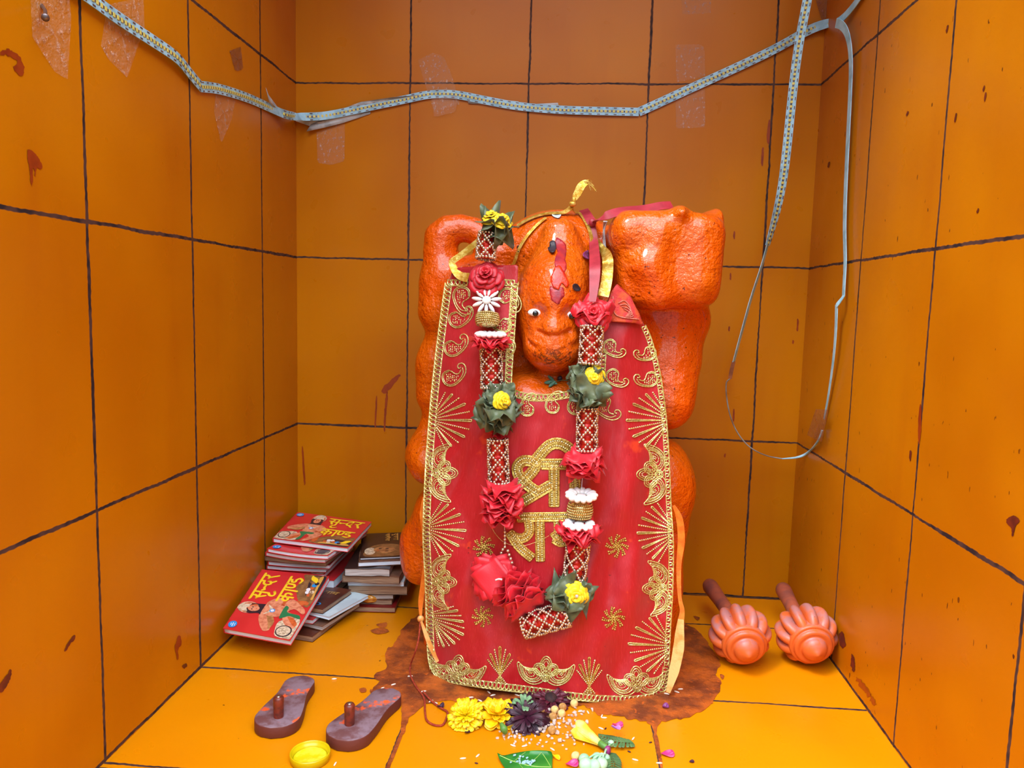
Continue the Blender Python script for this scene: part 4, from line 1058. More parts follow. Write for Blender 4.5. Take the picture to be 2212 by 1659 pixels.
def GL():
    g={}
    g['sa']=(.95,[[(.05,.98),(.30,.96),(.40,.80),(.28,.62),(.08,.60)],[(.20,.60),(.46,.12)],[(.26,.52),(.78,.52)],[(.78,1),(.78,0)]])
    g['u']=(0,[[(-.18,0),(-.36,-.1),(-.40,-.32),(-.2,-.42),(.08,-.30)]])
    g['n_']=(.55,[[(.05,.55),(.14,.42),(.28,.50),(.55,.50)]])
    g['da']=(.72,[[(.50,1),(.50,.76)],[(.50,.76),(.22,.72),(.10,.48),(.26,.26),(.48,.34),(.52,.50)],[(.36,.30),(.62,.02)]])
    g['ra']=(.62,[[(.10,.98),(.34,.96),(.44,.80),(.30,.62),(.10,.60)],[(.22,.60),(.54,.06)]])
    g['ka']=(1.0,[[(.50,1),(.50,0)],[(.50,.62),(.26,.70),(.08,.48),(.24,.28),(.50,.42)],[(.50,.62),(.82,.64),(.90,.40),(.78,.20)]])
    g['aa']=(.42,[[(.24,1),(.24,0)]])
    g['nn_']=(.60,[[(.10,1),(.10,.55),(.24,.36),(.46,.44),(.50,.62),(.50,1)]])
    g['dda']=(.72,[[(.42,1),(.42,.82)],[(.42,.82),(.16,.74),(.20,.52),(.46,.52)],[(.46,.52),(.66,.32),(.46,.08),(.12,.16)]])
    g['ga']=(.72,[[(.14,1),(.14,.5),(.24,.42)],[(.52,1),(.52,0)]]); g['rr']=(0,[[(-.3,1.0),(-.3,1.22),(-.1,1.26)]])
    g['ca']=(.85,[[(.08,.66),(.66,.66)],[(.62,.66),(.30,.58),(.30,.36),(.66,.34)],[(.66,1),(.66,0)]])
    g['la']=(.95,[[(.36,.34),(.14,.40),(.12,.66),(.34,.70),(.46,.44),(.56,.70),(.78,.62)],[(.78,1),(.78,0)]])
    g['ii']=(.42,[[(.24,1),(.24,0)],[(.24,1),(.12,1.32),(-.22,1.3),(-.34,1.05)]])
    g['ma']=(.85,[[(.14,1),(.14,.34),(.04,.28)],[(.14,.34),(.66,.34)],[(.66,1),(.66,0)]])
    g['naa']=(.75,[[(.08,.52),(.20,.40),(.30,.52),(.56,.52)],[(.56,1),(.56,0)]])
    return g
GLY=GL()
def write(mb,word,P,u0,v0,su,sv,w,h,slant=0.):
    """word drawn with strokes: u0,v0 lower left, su,sv unit size in book coordinates; w stroke width in metres"""
    x=0.;segs=[];tot=sum(GLY[k][0] for k in word)
    for k in word:
        a,ss=GLY[k]
        for s_ in ss:
            q=[Vector((x+px_,py_)) for px_,py_ in s_]; segs.append(smooth(q,4) if len(q)>2 else q)
        x+=a
    segs.append([Vector((-.05,1)),Vector((tot+.02,1))])
    n0=(P(u0,v0,1)-P(u0,v0,0)).normalized()
    for i_,q in enumerate(segs):
        W3=[P(u0+(p.x+slant*p.y)*su,v0+p.y*sv,h+.00002*(i_%5)) for p in q]
        for a,b in zip(W3[:-1],W3[1:]):
            t_=(b-a); 
            if t_.length<1e-7: continue
            sd=t_.normalized().cross(n0)*(w/2); mb.add([a-sd,b-sd,b+sd,a+sd],[(0,1,2,3)])
        for p in (W3 if len(W3)<4 else W3[::2]+[W3[-1]]):
            M=align(n0); mb.add([p+n0*.00001+M@Vector((math.cos(k*PI/5)*w/2,math.sin(k*PI/5)*w/2,0)) for k in range(10)],[tuple(range(10))])
def ellp(cx,cy,rx,ry,n=18,rot=0): 
    c,s=math.cos(rot),math.sin(rot); return [(cx+rx*math.cos(2*PI*k/n)*c-ry*math.sin(2*PI*k/n)*s,cy+rx*math.cos(2*PI*k/n)*s+ry*math.sin(2*PI*k/n)*c) for k in range(n)]
def cover_art(P,parent,dots=True):
    """u to the reading right 0..1, v to the top of the cover 0..1"""
    mb=MB(); hh=[.00030]
    def pl(col,poly):
        mb.cm=col; hh[0]+=.000012; mb.add([P(min(max(x,.01),.99),min(max(y,.01),.99),hh[0]) for x,y in poly],[tuple(range(len(poly)))])
    sm=lambda p:[(q.x,q.y) for q in smooth([Vector(a) for a in p],4,True)]
    pl(BRN,sm([(.50,.02),(.99,.02),(.99,.34),(.88,.30),(.78,.36),(.66,.30),(.58,.24),(.52,.16)]))
    pl(DRK,sm([(.62,.02),(.97,.02),(.99,.18),(.90,.22),(.74,.22),(.64,.16)]))
    pl(CREAM,sm([(.01,.02),(.26,.02),(.30,.12),(.22,.30),(.08,.28),(.02,.22)]))
    pl(GLD,sm([(.60,.03),(.76,.05),(.97,.06),(.95,.11),(.78,.09),(.62,.08)]))
    for x,y,r,c in ((.70,.16,.028,WHT),(.745,.17,.026,WHT),(.66,.12,.026,ORG_),(.71,.10,.026,CREAM),(.77,.13,.022,ORG_),(.82,.12,.030,BLU),(.85,.10,.026,DRK)): pl(c,ellp(x,y,r,r*1.25))
    for k in range(4): pl(YEL,ellp(.90+.012*k,.13+.025*k,.045,.018,14,.3))
    pl(CREAM,ellp(.355,.84,.088,.150)); pl(ORG_,ellp(.352,.825,.080,.135))      # halo
    pl(HAIR,sm([(.27,.80),(.29,.66),(.27,.60),(.33,.58),(.38,.62),(.43,.60),(.43,.70),(.41,.84),(.34,.90)]))
    pl(CREAM,sm([(.30,.84),(.30,.95),(.345,1.0),(.39,.95),(.40,.84)]))
    pl(SKIN,ellp(.35,.755,.044,.085)); pl(CREAM,sm([(.29,.82),(.35,.86),(.41,.82),(.41,.86),(.35,.92),(.29,.87)]))
    pl(DRK,ellp(.335,.775,.009,.012)); pl(DRK,ellp(.366,.775,.009,.012)); pl(ORG_,ellp(.35,.715,.012,.008))
    pl(ORG_,sm([(.42,.62),(.50,.52),(.53,.34),(.56,.10),(.50,.06),(.47,.30),(.43,.50)]))
    pl(SKIN,sm([(.26,.60),(.36,.62),(.46,.60),(.45,.46),(.43,.34),(.29,.34),(.27,.46)]))   # torso
    pl(SKIN,sm([(.27,.62),(.16,.56),(.06,.44),(.09,.36),(.18,.42),(.27,.50)])); pl(SKIN,sm([(.45,.62),(.53,.55),(.55,.46),(.48,.40),(.40,.46),(.43,.52)]))
    pl(FACE,sm([(.09,.38),(.20,.36),(.30,.46),(.28,.52),(.18,.44)]));pl(SKIN,ellp(.31,.49,.04,.06))
    pl(CREAM,sm([(.29,.58),(.36,.52),(.43,.58),(.42,.54),(.36,.47),(.30,.54)])); pl(BLU,ellp(.355,.48,.028,.040)); pl(WHT,ellp(.355,.48,.018,.026))
    pl(SKIN,sm([(.14,.10),(.22,.24),(.34,.32),(.36,.22),(.27,.10),(.18,.04)])); pl(SKIN,sm([(.34,.30),(.48,.36),(.56,.30),(.50,.16),(.42,.04),(.36,.04),(.42,.20)]))
    pl(ORG_,sm([(.18,.06),(.24,.16),(.30,.22),(.28,.12),(.22,.04)]))
    pl(GRN,sm([(.27,.33),(.44,.34),(.43,.28),(.36,.26),(.34,.08),(.29,.05),(.31,.20),(.28,.27)]))
    pl(CREAM,ellp(.10,.16,.075,.11)); pl(DRK,ellp(.10,.16,.078,.115)) ; pl(CREAM,ellp(.10,.162,.066,.098))
    for k in range(14): pl(BRN,ellp(.10+.048*math.cos(k*2.4)*(k/14)**.5,.162+.072*math.sin(k*2.4)*(k/14)**.5,.004,.006,8))
    mb.build('cover_illustration',IN,parent,smooth=False,fixn=False); mb=MB()
    pl(BLU,ellp(.075,.90,.048,.062)); pl(WHT,[(.045,.90),(.10,.905),(.10,.893),(.045,.887)]);pl(WHT,[(.06,.925),(.09,.93),(.09,.92),(.06,.915)]);pl(WHT,[(.055,.87),(.095,.875),(.095,.866),(.055,.861)])
    mb.build('cover_logo',IN,parent,smooth=False,fixn=False)
    mb=MB(); write(mb,['sa','u','n_','da','ra'],P,.49,.68,.152,.22,.0038,.0007,.05); write(mb,['ka','aa','nn_','dda'],P,.51,.31,.146,.20,.0038,.0007,.05)
    mb.build('title_lettering',IN[YEL],parent,smooth=False,fixn=False)
def booklet(c,th,cover,pages,label,sag=0.,curl=0.,art=None,group='booklets in the left corner',cat='book',wav=0.,name='booklet',sp='L'):
    """c: near-left, near-right, far-right, far-left corners of the top face"""
    c=[Vector(p) for p in c]; n=((c[1]-c[0]).cross(c[3]-c[0])).normalized()
    sd=rnd.random()*50
    def P(u,v,h=0.):
        p=c[0]*(1-u)*(1-v)+c[1]*u*(1-v)+c[2]*u*v+c[3]*(1-u)*v
        z=-sag*(1-(2*u-1)**2)*(1-v*.5)+curl*max(0,(u-.7)/.3)**2*(1-v)+wav*mnoise.noise((u*3+sd,v*3,sd))
        return p+n*(h+z)
    base=P(.5,.5,-th)
    r=thing(name,base,label,cat,group)
    def slab(mb,h0,h1,i0,nu=12,nv=8,ins=(0,0,0,0)):
        def g(h): return lambda a,b:P(ins[0]+(1-ins[0]-ins[1])*a,ins[2]+(1-ins[2]-ins[3])*b,h)
        mb.grid(g(h1),nu,nv); mb.grid(g(h0),nu,nv,True)
        f0,f1=g(h0),g(h1)
        ed=[(i/(nu-1),0) for i in range(nu)]+[(1,j/(nv-1)) for j in range(1,nv)]+[(1-i/(nu-1),1) for i in range(1,nu)]+[(0,1-j/(nv-1)) for j in range(1,nv-1)]
        vs=[f0(*e) for e in ed]+[f1(*e) for e in ed]; k=len(ed)
        mb.add(vs,[(i,(i+1)%k,k+(i+1)%k,k+i) for i in range(k)])
    mb=MB(); t_=.0007; slab(mb,-t_,0,0); slab(mb,-th,-th+t_,0)
    if sp=='L': slab(mb,-th,0,0,2,8,(0,.985,0,0))
    elif sp=='F': slab(mb,-th,0,0,12,2,(0,0,.985,0))
    elif sp=='N': slab(mb,-th,0,0,12,2,(0,0,0,.985))
    mb.build('cover',cover,r)
    mb=MB(); slab(mb,-th+t_,-t_,0,12,8,(.012,.006,.008,.008)); mb.build('pages',pages,r)
    if art: art(P,r)
    return r
def rect(nl,nr,depth,lean=0.,dz=0.):
    nl=Vector(nl);nr=Vector(nr); d=(nr-nl); p=Vector((-d.y,d.x,0)).normalized(); p=(p+Vector((d.x,d.y,0)).normalized()*lean).normalized()
    return [nl,nr,nr+p*depth+Vector((0,0,dz)),nl+p*depth+Vector((0,0,dz))]
def fitin(c,m=.004):
    sx=max(0,m-min(p.x for p in c)); sy=max(0,max(p.y for p in c)+m)
    return [p+Vector((sx,-sy,0)) for p in c]
# --- stack against the left wall
art_read=lambda P,r:cover_art(P,r)
c=fitin([fl(588.6,1162.5,.1125),fl(751,1184,.110),fl(803,1127,.121),fl(642,1106,.123)])
booklet(c,.0072,M_CRED,M_PG,'red booklet with a yellow title lying level on top of the back left stack',art=art_read,sp='L')
side=lambda P,r:cover_art(lambda u,v,h=0.:P(1-v,u,h),r)
zt=.1035; ys=[(577,1179,708,1200),(573,1187,702,1208),(572,1196,704,1214),(578,1207,712,1221),(572,1213,700,1226),(584,1221,706,1234)]
ths=[.0062,.0062,.0072,.0064,.0064,.0066]
orders=['second','third','fourth','fifth','sixth','seventh']
for i,((a,b,c_,d_),th) in enumerate(zip(ys,ths)):
    q=fitin(rect(fl(a,b,zt+.004),fl(c_,d_,zt),.148,.02*rnd.uniform(-1,1)),.003+.0015*rnd.random())
    for p in q: p.z=zt
    booklet(q,th,M_CRED if i!=2 else M_CTAN,M_PG if i!=2 else M_PGO,'%s booklet from the top of the stack in the back left corner'%orders[i],sag=.0022 if i<2 else .001,curl=0,art=side if i in(0,5) else None,sp='L')
    zt-=th+.0023
zt0=zt
for i,th in enumerate((.0145,.0145,.0145)):
    q=fitin(rect((.006,-.150+.004*i,zt),(.116-.003*i,-.156,zt),.140),.004)
    booklet(q,th,M_CBR if i!=0 else M_CRED,M_PGO if i else M_PG,['red booklet low in the back left stack behind the tilted booklet','brown book second from the floor under the back left stack','brown book at the foot of the back left stack'][i],wav=.0008,sp='L'); zt-=th+.0006
# --- dark stack beside the idol
def dark_art(P,r):
    mb=MB(); mb.cm=BRN; E2=lambda u,v,h:P(u,v,h)
    def pl(col,poly,h): mb.cm=col; mb.add([P(min(max(x,.01),.99),min(max(y,.01),.99),h) for x,y in poly],[tuple(range(len(poly)))])
    pl(BRN,[(p.x,p.y) for p in smooth([Vector(a) for a in [(.12,.04),(.94,.05),(.96,.42),(.62,.52),(.30,.46),(.14,.30)]],4,True)],.0003)
    pl(FACE,ellp(.56,.28,.26,.13),.00032); pl(CREAM,ellp(.22,.24,.13,.14),.00031)
    pl(DRK,ellp(.62,.31,.045,.020),.00034);pl(DRK,ellp(.46,.33,.040,.018),.00034);pl(DRK,ellp(.62,.22,.045,.014),.00034); pl(ORG_,ellp(.40,.26,.03,.02),.00034)
    mb.build('cover_illustration',IN,r,smooth=False,fixn=False)
    mb=MB(); R=lambda u,v,h=0.:P(v,1-u,h)
    write(mb,['da','u','ra','ga','aa'],R,.06,.78,.115,.10,.0016,.0005); write(mb,['ca','aa','la','ii','sa','aa'],R,.05,.58,.078,.085,.0014,.0005)
    mb.build('title_lettering',IN[GLD],r,smooth=False,fixn=False)
zt=.088
Bs=[((750,1204,864,1201),.0035,M_CDK,M_PG,'dark booklet with a printed face on top of the stack beside the idol'),
((742,1213,858,1210),.0075,M_CTAN,M_PG,'second booklet from the top of the dark stack beside the idol'),
((718,1226,835,1229),.0125,M_CDK,M_PGG,'thick pale booklet third from the top of the dark stack'),
((713,1240,856,1246),.0125,M_CTAN,M_PGO,'dog-eared brown booklet fourth from the top of the dark stack'),
((733,1254,868,1257),.0075,M_CCY,M_PG,'pale booklet with a yellow edge in the middle of the dark stack'),
((712,1262,870,1266),.0150,M_CDK,M_PGO,'thick dark book just above the plastic bag'),
((728,1283,842,1284),.0075,M_CTAN,M_PGG,'grey booklet level with the plastic bag'),
((722,1292,840,1296),.0080,M_CTAN,M_PGO,'tan booklet second from the bottom of the dark stack'),
((716,1308,846,1312),.0085,M_CDR,M_PGO,'maroon book at the bottom of the dark stack')]
for i,((a,b,c_,d_),th,cv,pg,lb) in enumerate(Bs):
    q=rect(fl(a,b,zt),fl(c_,d_,zt),.128-(.006 if i in (2,6) else 0))
    dx=max(0,.127-min(p.x for p in q)); q=[Vector((p.x+dx*(1 if k in(0,3) else .25),min(p.y,-.006),zt)) for k,p in enumerate(q)]
    booklet(q,th,cv,pg,lb,art=dark_art if i==0 else None,wav=.0012 if i in (2,3,5,7) else 0,sp='L'); zt-=th+.0005
M_BAG=simple('amber_plastic',S(226,140,24),S(240,170,60),60,rough=.2,trans=.35,bump=.9,bs=90,bd=.003)
bc=fl(790,1290,.02)+Vector((0,-.004,0))
mb=MB(); 
def bagf(u,v):
    a=u*2*PI; z=(v*2-1); r=(1-z*z)**.5
    k=1+.35*mnoise.noise((math.cos(a)*2.2,math.sin(a)*2.2,z*2.5))
    return bc+Vector((.018*z+.002*math.sin(a*3),.006*r*math.cos(a)*k,.0088*r*math.sin(a)*k*(.7+.3*z)-.001*z))
mb.grid(bagf,28,14)
tag(mb.build('plastic_bag',M_BAG,base=bc),'crumpled amber plastic bag tucked into the front of the dark stack','bag')
# --- small stack in front, the tilted booklet resting on it
FR=Vector((.121,-.270,0)); dr=Vector((.021,.097,0)).normalized(); dl=Vector((-dr.y,dr.x,0))
def drect(z0,z1,w,l,ox=0,oy=0,a=0.):
    m=Matrix.Rotation(a,3,'Z'); r_=m@dr;l_=m@dl; f_=FR+dr*oy+dl*(-ox)
    return [f_+l_*w+Vector((0,0,z0)),f_+Vector((0,0,z0)),f_+r_*l+Vector((0,0,z1)),f_+l_*w+r_*l+Vector((0,0,z1))]
def brown_art(P,r):
    mb=MB(); write(mb,['naa','aa','ma'],P,.62,.66,.13,.10,.0012,.0005); mb.build('title_lettering',IN[GLD],r,smooth=False,fixn=False)
    mb=MB(); mb.cm=BLU; mb.add([P(x,y,.0004) for x,y in ellp(.74,.18,.11,.07)],[tuple(range(18))]); mb.cm=DRK; mb.add([P(x,y,.0005) for x,y in ellp(.76,.18,.06,.04)],[tuple(range(18))]); mb.build('cover_emblem',IN,r,smooth=False,fixn=False)
booklet(drect(.0095,.0095,.088,.098,0,0),.0090,M_CBR,M_PGO,'brown book at the bottom of the front left stack',wav=.0005)
booklet(drect(.0170,.0170,.086,.098,.004,.020,-.1),.0065,M_CTAN,M_PGG,'ragged grey booklet second from the floor in the front left stack',wav=.0006)
booklet(drect(.0245,.0245,.090,.082,-.012,.020,.06),.0065,M_CRED,M_PG,'bright red booklet in the middle of the front left stack',wav=.0)
booklet(drect(.0305,.0305,.084,.096,.012,.026,-.16),.0050,M_CCY,M_PG,'pale blue covered booklet under the brown one in the front left stack',wav=.0)
booklet(drect(.0385,.0385,.086,.084,-.001,.030,-.02),.0068,M_CBR,M_PGO,'brown covered book at the top of the front left stack under the tilted booklet',wav=.0,art=brown_art)
Cc=[fl(472.5,1356.7,.036)+Vector((.006,0,0)),fl(626.6,1384,.036),fl(711,1245,.068),fl(561.5,1229.7,.070)+Vector((.003,0,0))]
side2=lambda P,r:cover_art(lambda u,v,h=0.:P(1-v,u,h),r)
booklet(Cc,.0080,M_CRED,M_PG,'red booklet with a sideways yellow title lying tilted at the front of the stacks',art=side2,sp='L')
# ============================================================ things on the floor
M_SAD=NT('dusty_wood'); t=M_SAD
c=t.mix(t.ramp(t.noise(40,5,.65),.38,.62),S(104,66,66),S(132,112,122)); 
nz=t.n('ShaderNodeNewGeometry'); sz=t.sep(nz.outputs['Normal'])
c=t.mix(t.ramp(sz[2],.5,.8),S(96,44,36),c); pw=t.math('MULTIPLY',t.ramp(t.noise(26,4,.6,co=t.mapping((1,1,1),loc=(.45,.12,.3))),.60,.66),t.ramp(sz[2],.6,.9)); c=t.mix(pw,c,S(236,96,36)); t.set(Base_Color=c,Roughness=.6); t.bump(t.noise(180,4),.4,.001); M_SAD=t.m
M_PEG=simple('peg_wood',S(120,44,26),S(86,34,24),160,rough=.4); M_STUD=simple('steel_stud',S(150,140,130),rough=.25,metal=.9)
def sandal(heel,toe,rh,rt_,peg,label):
    h=Vector(heel);t_=Vector(toe);d=(t_-h);L=d.length;d.normalize();s_=Vector((-d.y,d.x,0)); base=(h+t_)/2; base.z=0
    r=thing('wooden_sandal',base,label,'sandal','pair of wooden sandals')
    N=40;out=[]
    def hw(u): # half width along the length
        return rh+(rt_-rh)*(3*u*u-2*u**3)-.0032*math.exp(-((u-.38)/.2)**2)
    L2=L; pts=[]
    for k in range(N+1):
        u=k/N; e=1.
        if u*L<rh: q=1-u*L/rh; e=math.sqrt(max(0,1-q*q))
        if (1-u)*L<rt_: q=1-(1-u)*L/rt_; e=min(e,math.sqrt(max(0,1-q*q)))
        pts.append((u*L,hw(u)*e))
    ring=[h+d*x+s_*w for x,w in pts]+[h+d*x-s_*w for x,w in pts[::-1][1:-1]]
    th=.0145; n=len(ring); c=base; vs=[];fs=[]
    prof=[(.985,.0005),(1.,.0015),(1.,th-.0016),(.993,th-.0005),(.975,th)]
    for k,z in prof:
        for p in ring: q=c+(p-c)*k; vs.append((q.x,q.y,z))
    for i in range(len(prof)-1):
        for k in range(n): fs.append((i*n+k,i*n+(k+1)%n,(i+1)*n+(k+1)%n,(i+1)*n+k))
    fs.append(tuple(range(n-1,-1,-1))); fs.append(tuple((len(prof)-1)*n+k for k in range(n)))
    so_=MB().add(vs,fs).build('sole',M_SAD,r)
    p=Vector(peg); kb=MB().lathe([(.0056,0),(.0058,.004),(.0060,.016),(.0062,.0225),(.0050,.0245),(.0028,.0252)],20,None,(p.x,p.y,th)).build('toe_peg',M_PEG,r)
    MB().ball((p.x,p.y,th+.0243),(.0034,.0034,.0022),14,8).build('stud',M_STUD,kb)
T=.0145
sandal(fl(656,1458,T),fl(584,1572,T),.0195,.0275,fl(602,1548,T),'wooden toe-peg sandal on the left, heel toward the tile joint')
sandal(fl(850,1486,T),fl(727,1597,T),.0195,.0275,fl(755,1564,T),'wooden toe-peg sandal nearer the idol, heel on the brown stain')
# maces
M_MACE=NT('dusty_coral_plastic'); t=M_MACE
gn=t.sep(t.n('ShaderNodeNewGeometry').outputs['Normal'])
du=t.math('MULTIPLY',t.ramp(gn[2],.05,.8),t.ramp(t.noise(40,4,.6),.36,.60)); c=t.mix(t.math('MULTIPLY',du,.75),S(208,98,40),S(150,116,124)); c=t.mix(t.ramp(t.noise(240,2),.72,.76),c,S(60,40,40)); t.set(Base_Color=c,Roughness=.45); t.b.inputs['Subsurface Scale'].default_value=.004; t.bump(t.noise(60,3),.2,.002); M_MACE=t.m
M_HAND=simple('mace_handle_plastic',S(168,86,62),S(132,72,62),40,rough=.5)
def mace(hc,axis,hend,label,ph):
    d=Vector(axis).normalized(); M=align(d); R=.0435
    hc=Vector(hc); 
    r=thing('toy_mace',(hc.x,hc.y,0),label,'mace','pair of coral maces in the right corner')
    prof=[];n=14
    for k in range(n+1):
        a=-PI/2+PI*k/n; prof.append((max(.010,R*max(0,math.cos(a))**.60),.030*math.sin(a)))
    def mod(a,i):
        w=math.sin(PI*i/n)**.5; return 1-.34*w*(1-abs(math.cos(6*(a+ph)))**.6)
    hd=MB().lathe(prof,144,M,hc,mod).build('mace_head',M_MACE,r)
    b=MB().lathe([(.0300,.012),(.0310,.022),(.0310,.0255),(.0302,.0275),(.0285,.0283),(.0270,.0278),(.0262,.0285),(.0262,.0310),(.0255,.0330),(.0238,.0342),(.0205,.0342),(.0185,.0336),(.0172,.0345),(.0168,.0375),(.0155,.0410),(.0125,.0440),(.0085,.0462),(.0050,.0482),(.0020,.0505),(0,.0508)],48,M,hc); b.build('boss',M_MACE,hd)
    e=Vector(hend); p0=hc-d*.030; L=(e-p0).length; dd=(e-p0).normalized()
    pts=[p0+dd*L*u for u in (0,.2,.4,.6,.8,.92,.97,1.)]
    MB().tube(pts,[.0125,.0108,.0106,.0110,.0122,.0126,.0112,.0075],20).build('handle',M_HAND,r)
h1=fl(1598,1369,.044);h2=fl(1741,1368,.044)
mace(h1,fl(1610,1398,.036)-fl(1590,1345,.052)+Vector((0,-.03,0)),fl(1531,1262,.050),'coral mace with a ribbed head, the one nearer the idol',.1)
mace(h2,fl(1756,1400,.036)-fl(1728,1342,.052)+Vector((0,-.03,0)),fl(1690,1270,.050),'coral mace with a ribbed head, the one touching the right wall',.3)
# yellow lid
M_LID=simple('yellow_plastic',S(216,196,8),S(208,188,12),30,rough=.3,trans=.15)
q=fl(670,1641,0); lid=thing('jar_lid',q,'upturned yellow plastic lid near the front edge of the floor','lid')
MB().lathe([(0,.0004),(.0185,.0004),(.0212,.0012),(.0216,.0085),(.0212,.0098),(.0204,.0098),(.0200,.0088),(.0196,.0062),(.0188,.0058),(.0184,.0035),(.0180,.0026),(0,.0024)],56,None,q).build('rim',M_LID,lid)
MB().lathe([(0,.0030),(.0150,.0032),(.0176,.0034)],40,None,q).build('inner_disc',simple('lid_film',S(214,204,20),S(232,222,60),90,rough=.12,bump=.4,bs=60,bd=.002),lid)
# flowers
def sheetpetal(mb,c,dirn,nrm,L,wd,cup=.2,curl=.2,nu=5,nv=6,tip=.6):
    d=Vector(dirn).normalized();n=Vector(nrm);n=(n-d*n.dot(d)).normalized();s_=d.cross(n)
    def fn(u,v):
        x=u*2-1; w=wd*(math.sin(PI*min(1,v*.62+.06))**.8)*(1 if v<.8 else 1-(v-.8)*2.2*tip*.6)
        return c+d*(L*v)+s_*(x*w)+n*(cup*wd*x*x+curl*L*v*v)
    mb.grid(fn,nu,nv)
M_MAR=simple('marigold_petal',S(250,214,6),S(244,196,0),120,rough=.5,sss=.1); M_MAR2=simple('marigold_petal_deep',S(252,202,0),S(246,184,0),120,rough=.5,sss=.1)
M_GRN=simple('flower_stem_green',S(96,150,60),S(70,120,52),90,rough=.5); M_DARK=simple('dark_petal',S(62,14,38),S(42,10,30),90,rough=.5); M_DARK2=simple('maroon_petal',S(96,22,44),S(70,14,34),90,rough=.5); M_SAGE=simple('sage_sepal',S(126,168,120),S(96,138,100),90,rough=.55)
def flower(px,py,R,hz,axis,layers,mat,label,cat='flower',seed=1,wide=.35,centre=None,stem=None,curl=-.25,name='marigold'):
    b=fl(px,py,0); r_=random.Random(seed); r=thing(name,b,label,cat); ax=Vector(axis).normalized(); M=align(ax); c=b+Vector((0,0,hz)); mb=MB()
    for (n,el,l) in layers:
        for k in range(n):
            a=2*PI*(k+r_.uniform(-.3,.3))/n; e=el+r_.uniform(-.18,.18); d=M@Vector((math.cos(a)*math.cos(e),math.sin(a)*math.cos(e),math.sin(e)))
            L=R*l*r_.uniform(.85,1.1)
            tipz=(c+d*L).z
            if tipz<.002: d=(d*L+Vector((0,0,.002-tipz))).normalized()
            nr=M@Vector((-math.cos(a)*math.sin(e),-math.sin(a)*math.sin(e),math.cos(e)))
            sheetpetal(mb,c,d,nr,L,L*wide*.5,cup=.5,curl=curl*r_.uniform(.3,1.2))
    for i,v in enumerate(mb.v):
        if v[2]<.0012: mb.v[i]=(v[0],v[1],.0012)
    mb.build('petals',mat,r,solid=.0002)
    if centre: MB().ball(c+ax*R*.12,(R*centre[1],R*centre[1],R*.2),12,7,M=M).build('flower_centre',centre[0],r)
    if stem: stem(r,c,M)
    return r
flower(1006,1562,.0225,.009,(-.1,-.45,.8),[(26,.1,.98),(26,.35,.94),(24,.65,.86),(20,.95,.75),(12,1.3,.6)],M_MAR,'fluffy yellow marigold, leftmost flower on the floor before the cloth',seed=3,wide=.26,curl=-.3,
  stem=lambda r,c,M:MB().tube([c+Vector((.012,.006,.006)),c+Vector((.020,.008,.012)),c+Vector((.027,.006,.006))],[.004,.002,.0012],8).build('stem',M_MAR2,r))
flower(1074,1558,.0235,.008,(.05,-.3,1),[(9,.05,1.0),(9,.3,.95),(8,.6,.8),(6,1.0,.6)],M_MAR2,'yellow marigold with broad petals beside the dark flower',seed=5,wide=.62,curl=-.1,
  stem=lambda r,c,M:MB().tube(smooth([fl(1082,1562,.016),fl(1088,1574,.012),fl(1092,1584,.006)],4),[.002,.0025,.003,.004,.0046,.0042,.0034,.003,.0022],10).build('calyx',M_GRN,r))
def sepal(r,c,M):
    mb=MB(); r_=random.Random(4)
    for k in range(22):
        a=r_.uniform(0,6.28);e=r_.uniform(.3,1.4);d=Vector((math.cos(a)*math.cos(e),math.sin(a)*math.cos(e)+.1,math.sin(e))); sheetpetal(mb,c+Vector((-.004,.008,.009)),d,(0,-.3,1),.013,.0022,.4,-.5)
    mb.build('sepals',M_SAGE,r,solid=.0002)
flower(1136,1566,.0270,.010,(0,-.5,.6),[(22,-.1,1.0),(22,.15,.98),(18,.45,.9),(14,.8,.75)],M_DARK,'dark purple flower lying face down showing its pale green sepals',seed=7,wide=.22,curl=-.5,stem=sepal,name='dark_dahlia')
flower(1189,1521,.0250,.006,(.05,-.35,.9),[(18,.0,1.0),(18,.22,.9),(14,.5,.66)],M_DARK2,'maroon flower with a dark centre just below the cloth hem',seed=9,wide=.28,curl=-.2,centre=(simple('dark_disc',S(34,14,20),S(60,30,28),200,rough=.8,bump=.8,bs=300),.34),name='dark_dahlia')
# heart shaped leaf with crystals
M_LEAF=NT('leaf_green'); t=M_LEAF; t.set(Base_Color=t.mix(t.ramp(t.noise(30,4),.4,.65),S(30,112,36),S(58,138,44)),Roughness=.35); t.bump(t.noise(70,3),.4,.001); M_LEAF=t.m
lp=[(1074,1626),(1086,1632),(1110,1627),(1150,1621),(1185,1622),(1193,1628),(1193,1650),(1190,1668),(1160,1690),(1120,1680),(1096,1664),(1082,1646)]
lf=thing('betel_leaf',fl(1135,1650),'green heart shaped leaf holding pale blue crystals at the front edge','leaf')
lz=lambda x,y:.003+.004*((y-1655)/30)**2+.001*mnoise.noise((x*.04,y*.05,3))
Vv,Ff=tri2d([Vector((p.x,p.y)) for p in smooth([Vector(a) for a in lp],4,True)],6)
MB().add([fl(p.x,p.y,lz(p.x,p.y)) for p in Vv],Ff).build('leaf_blade',M_LEAF,lf,solid=.0003)
mb=MB()
for v_,w in (([(1080,1632),(1110,1645),(1150,1655),(1190,1657)],.0006),([(1110,1645),(1125,1632),(1135,1625)],.0003),([(1135,1651),(1155,1640),(1170,1625)],.0003),([(1190,1657),(1180,1640),(1172,1628)],.0004),([(1120,1648),(1130,1660),(1140,1672)],.0003)):
    mb.tube([fl(p.x,p.y,lz(p.x,p.y)+.0004) for p in smooth([Vector(a) for a in v_],4)],w,5)
mb.build('leaf_vein',simple('vein',S(150,190,90),rough=.4),lf)
